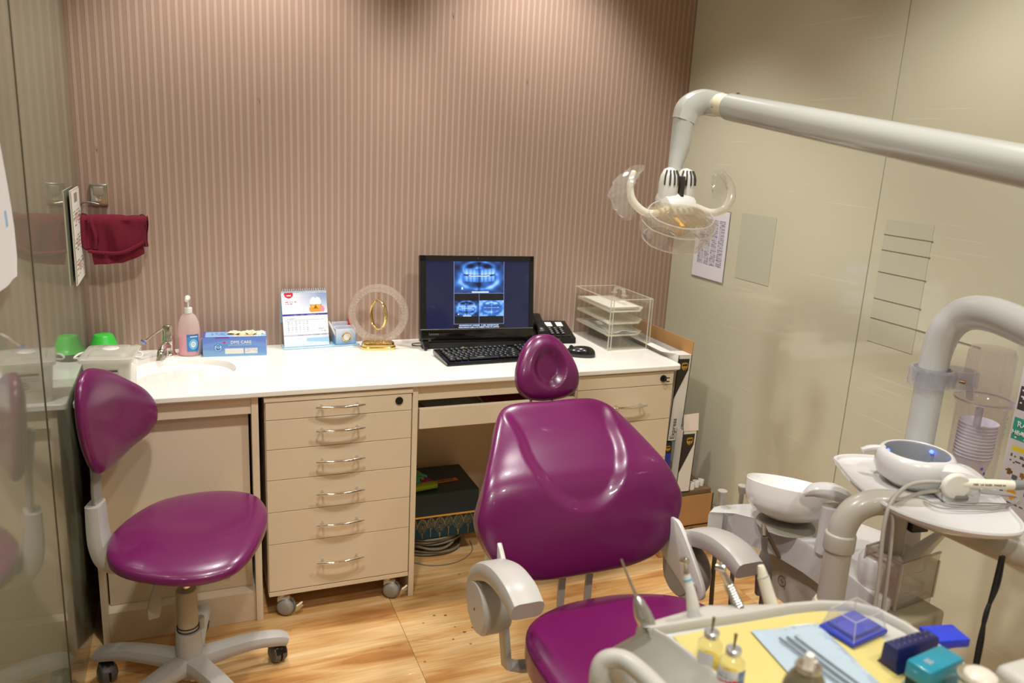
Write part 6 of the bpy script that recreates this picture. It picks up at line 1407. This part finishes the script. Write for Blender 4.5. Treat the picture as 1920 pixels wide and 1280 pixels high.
B().lathe([(0, .0004), (.022, .0004), (.0235, .003), (.0235, .038), (.022, .041)], (jx, jy, ZT), 40).done('glass_body', clearmat('jar_clear', (248, 246, 236), .12, .03, (232, 228, 214)), t)
B().lathe([(.0225, .040), (.0262, .0405), (.0270, .0425), (.0262, .0448), (.021, .0455), (.0185, .0448)], (jx, jy, ZT), 40).done('silver_rim', chrome, t)
B().lathe([(.0190, .044), (.0185, .048), (.015, .051), (.008, .053), (0, .0535)], (jx, jy, ZT), 36).done('lid', mat('lid_pale', (206, 196, 182), .35), t)
def pouch():
    t = thing('sterile_pouch', 'clear and pale blue sterilisation pouch lying diagonally on the yellow mat', 'pouch', (.76, .70, ZT))
    pts = [(.700, .776), (.805, .783), (.822, .76), (.812, .70), (.806, .60), (.70, .60), (.690, .70)]
    T_ = TR(.757, .685, ZT + .002, 0, 0, -8)
    printed('paper_back', .108, .18, 16, 24, lambda U, V: V3((196, 206, 210), U.shape), T_, KP, t, warp=lambda X, Y: .0012 * np.sin(X * 60) + .0006)
    tl = B(T_)
    for x, r_ in ((-.020, .0019), (-.008, .0022), (.004, .0016)): tl.tube([(x - .006, .062, .004), (x + .012, -.02, .004), (x + .028, -.085, .004)], r_, 8, 4)
    tl.done('steel_tool', mat('tool_grey', (120, 124, 126), .25, .9), t)
    r = np.random.RandomState(7); nx, ny = 18, 28; hh = .006 + .006 * r.rand(ny + 1, nx + 1)
    yy, xx = np.mgrid[0:ny + 1, 0:nx + 1]; edge = np.minimum(np.minimum(xx, nx - xx) / 3, np.minimum(yy, ny - yy) / 3).clip(0, 1); hh = hh * edge + .0008
    def wf(X, Y): return hh
    o = printed('clear_film', .108, .18, nx, ny, lambda U, V: V3((255, 255, 255), U.shape), T_, clearmat('pouch_film', (240, 245, 250), .2, .08, (214, 224, 234)), t, warp=wf)
pouch()

# ---------------------------------------------------------------- small wear marks that belong to wall and floor
wb = bpy.data.objects['wall_back']; fo = bpy.data.objects['floor']
for x, z in ((.245, 1.60), (.905, 1.93), (1.20, 1.73), (-.245, 1.42)):
    B().lathe([(0, -.0006), (.0035, -.0004), (.0042, .0002)], (x, WY - .0002, z), 10, (0, -1, 0)).box(x + .002, x + .0035, WY - .001, WY, z - .012, z - .002).done('pin_mark', mat('pin_mark', (110, 84, 68), .7), wb, smooth=False)
for x, y, r in ((.700, 2.20, .004), (.735, 2.19, .0045), (.745, 2.12, .003), (.765, 2.085, .005), (.72, 2.06, .0035), (.80, 2.10, .006), (.83, 2.13, .004), (.86, 2.09, .0045), (.655, 2.17, .003), (.36, 1.93, .003)):
    B().lathe([(0, .0004), (r * .7, .0003), (r, 0)], (x, y, .0001), 12, sx=1.2).done('dried_drop', mat('dried_drop', (128, 88, 52), .5), fo, smooth=False)
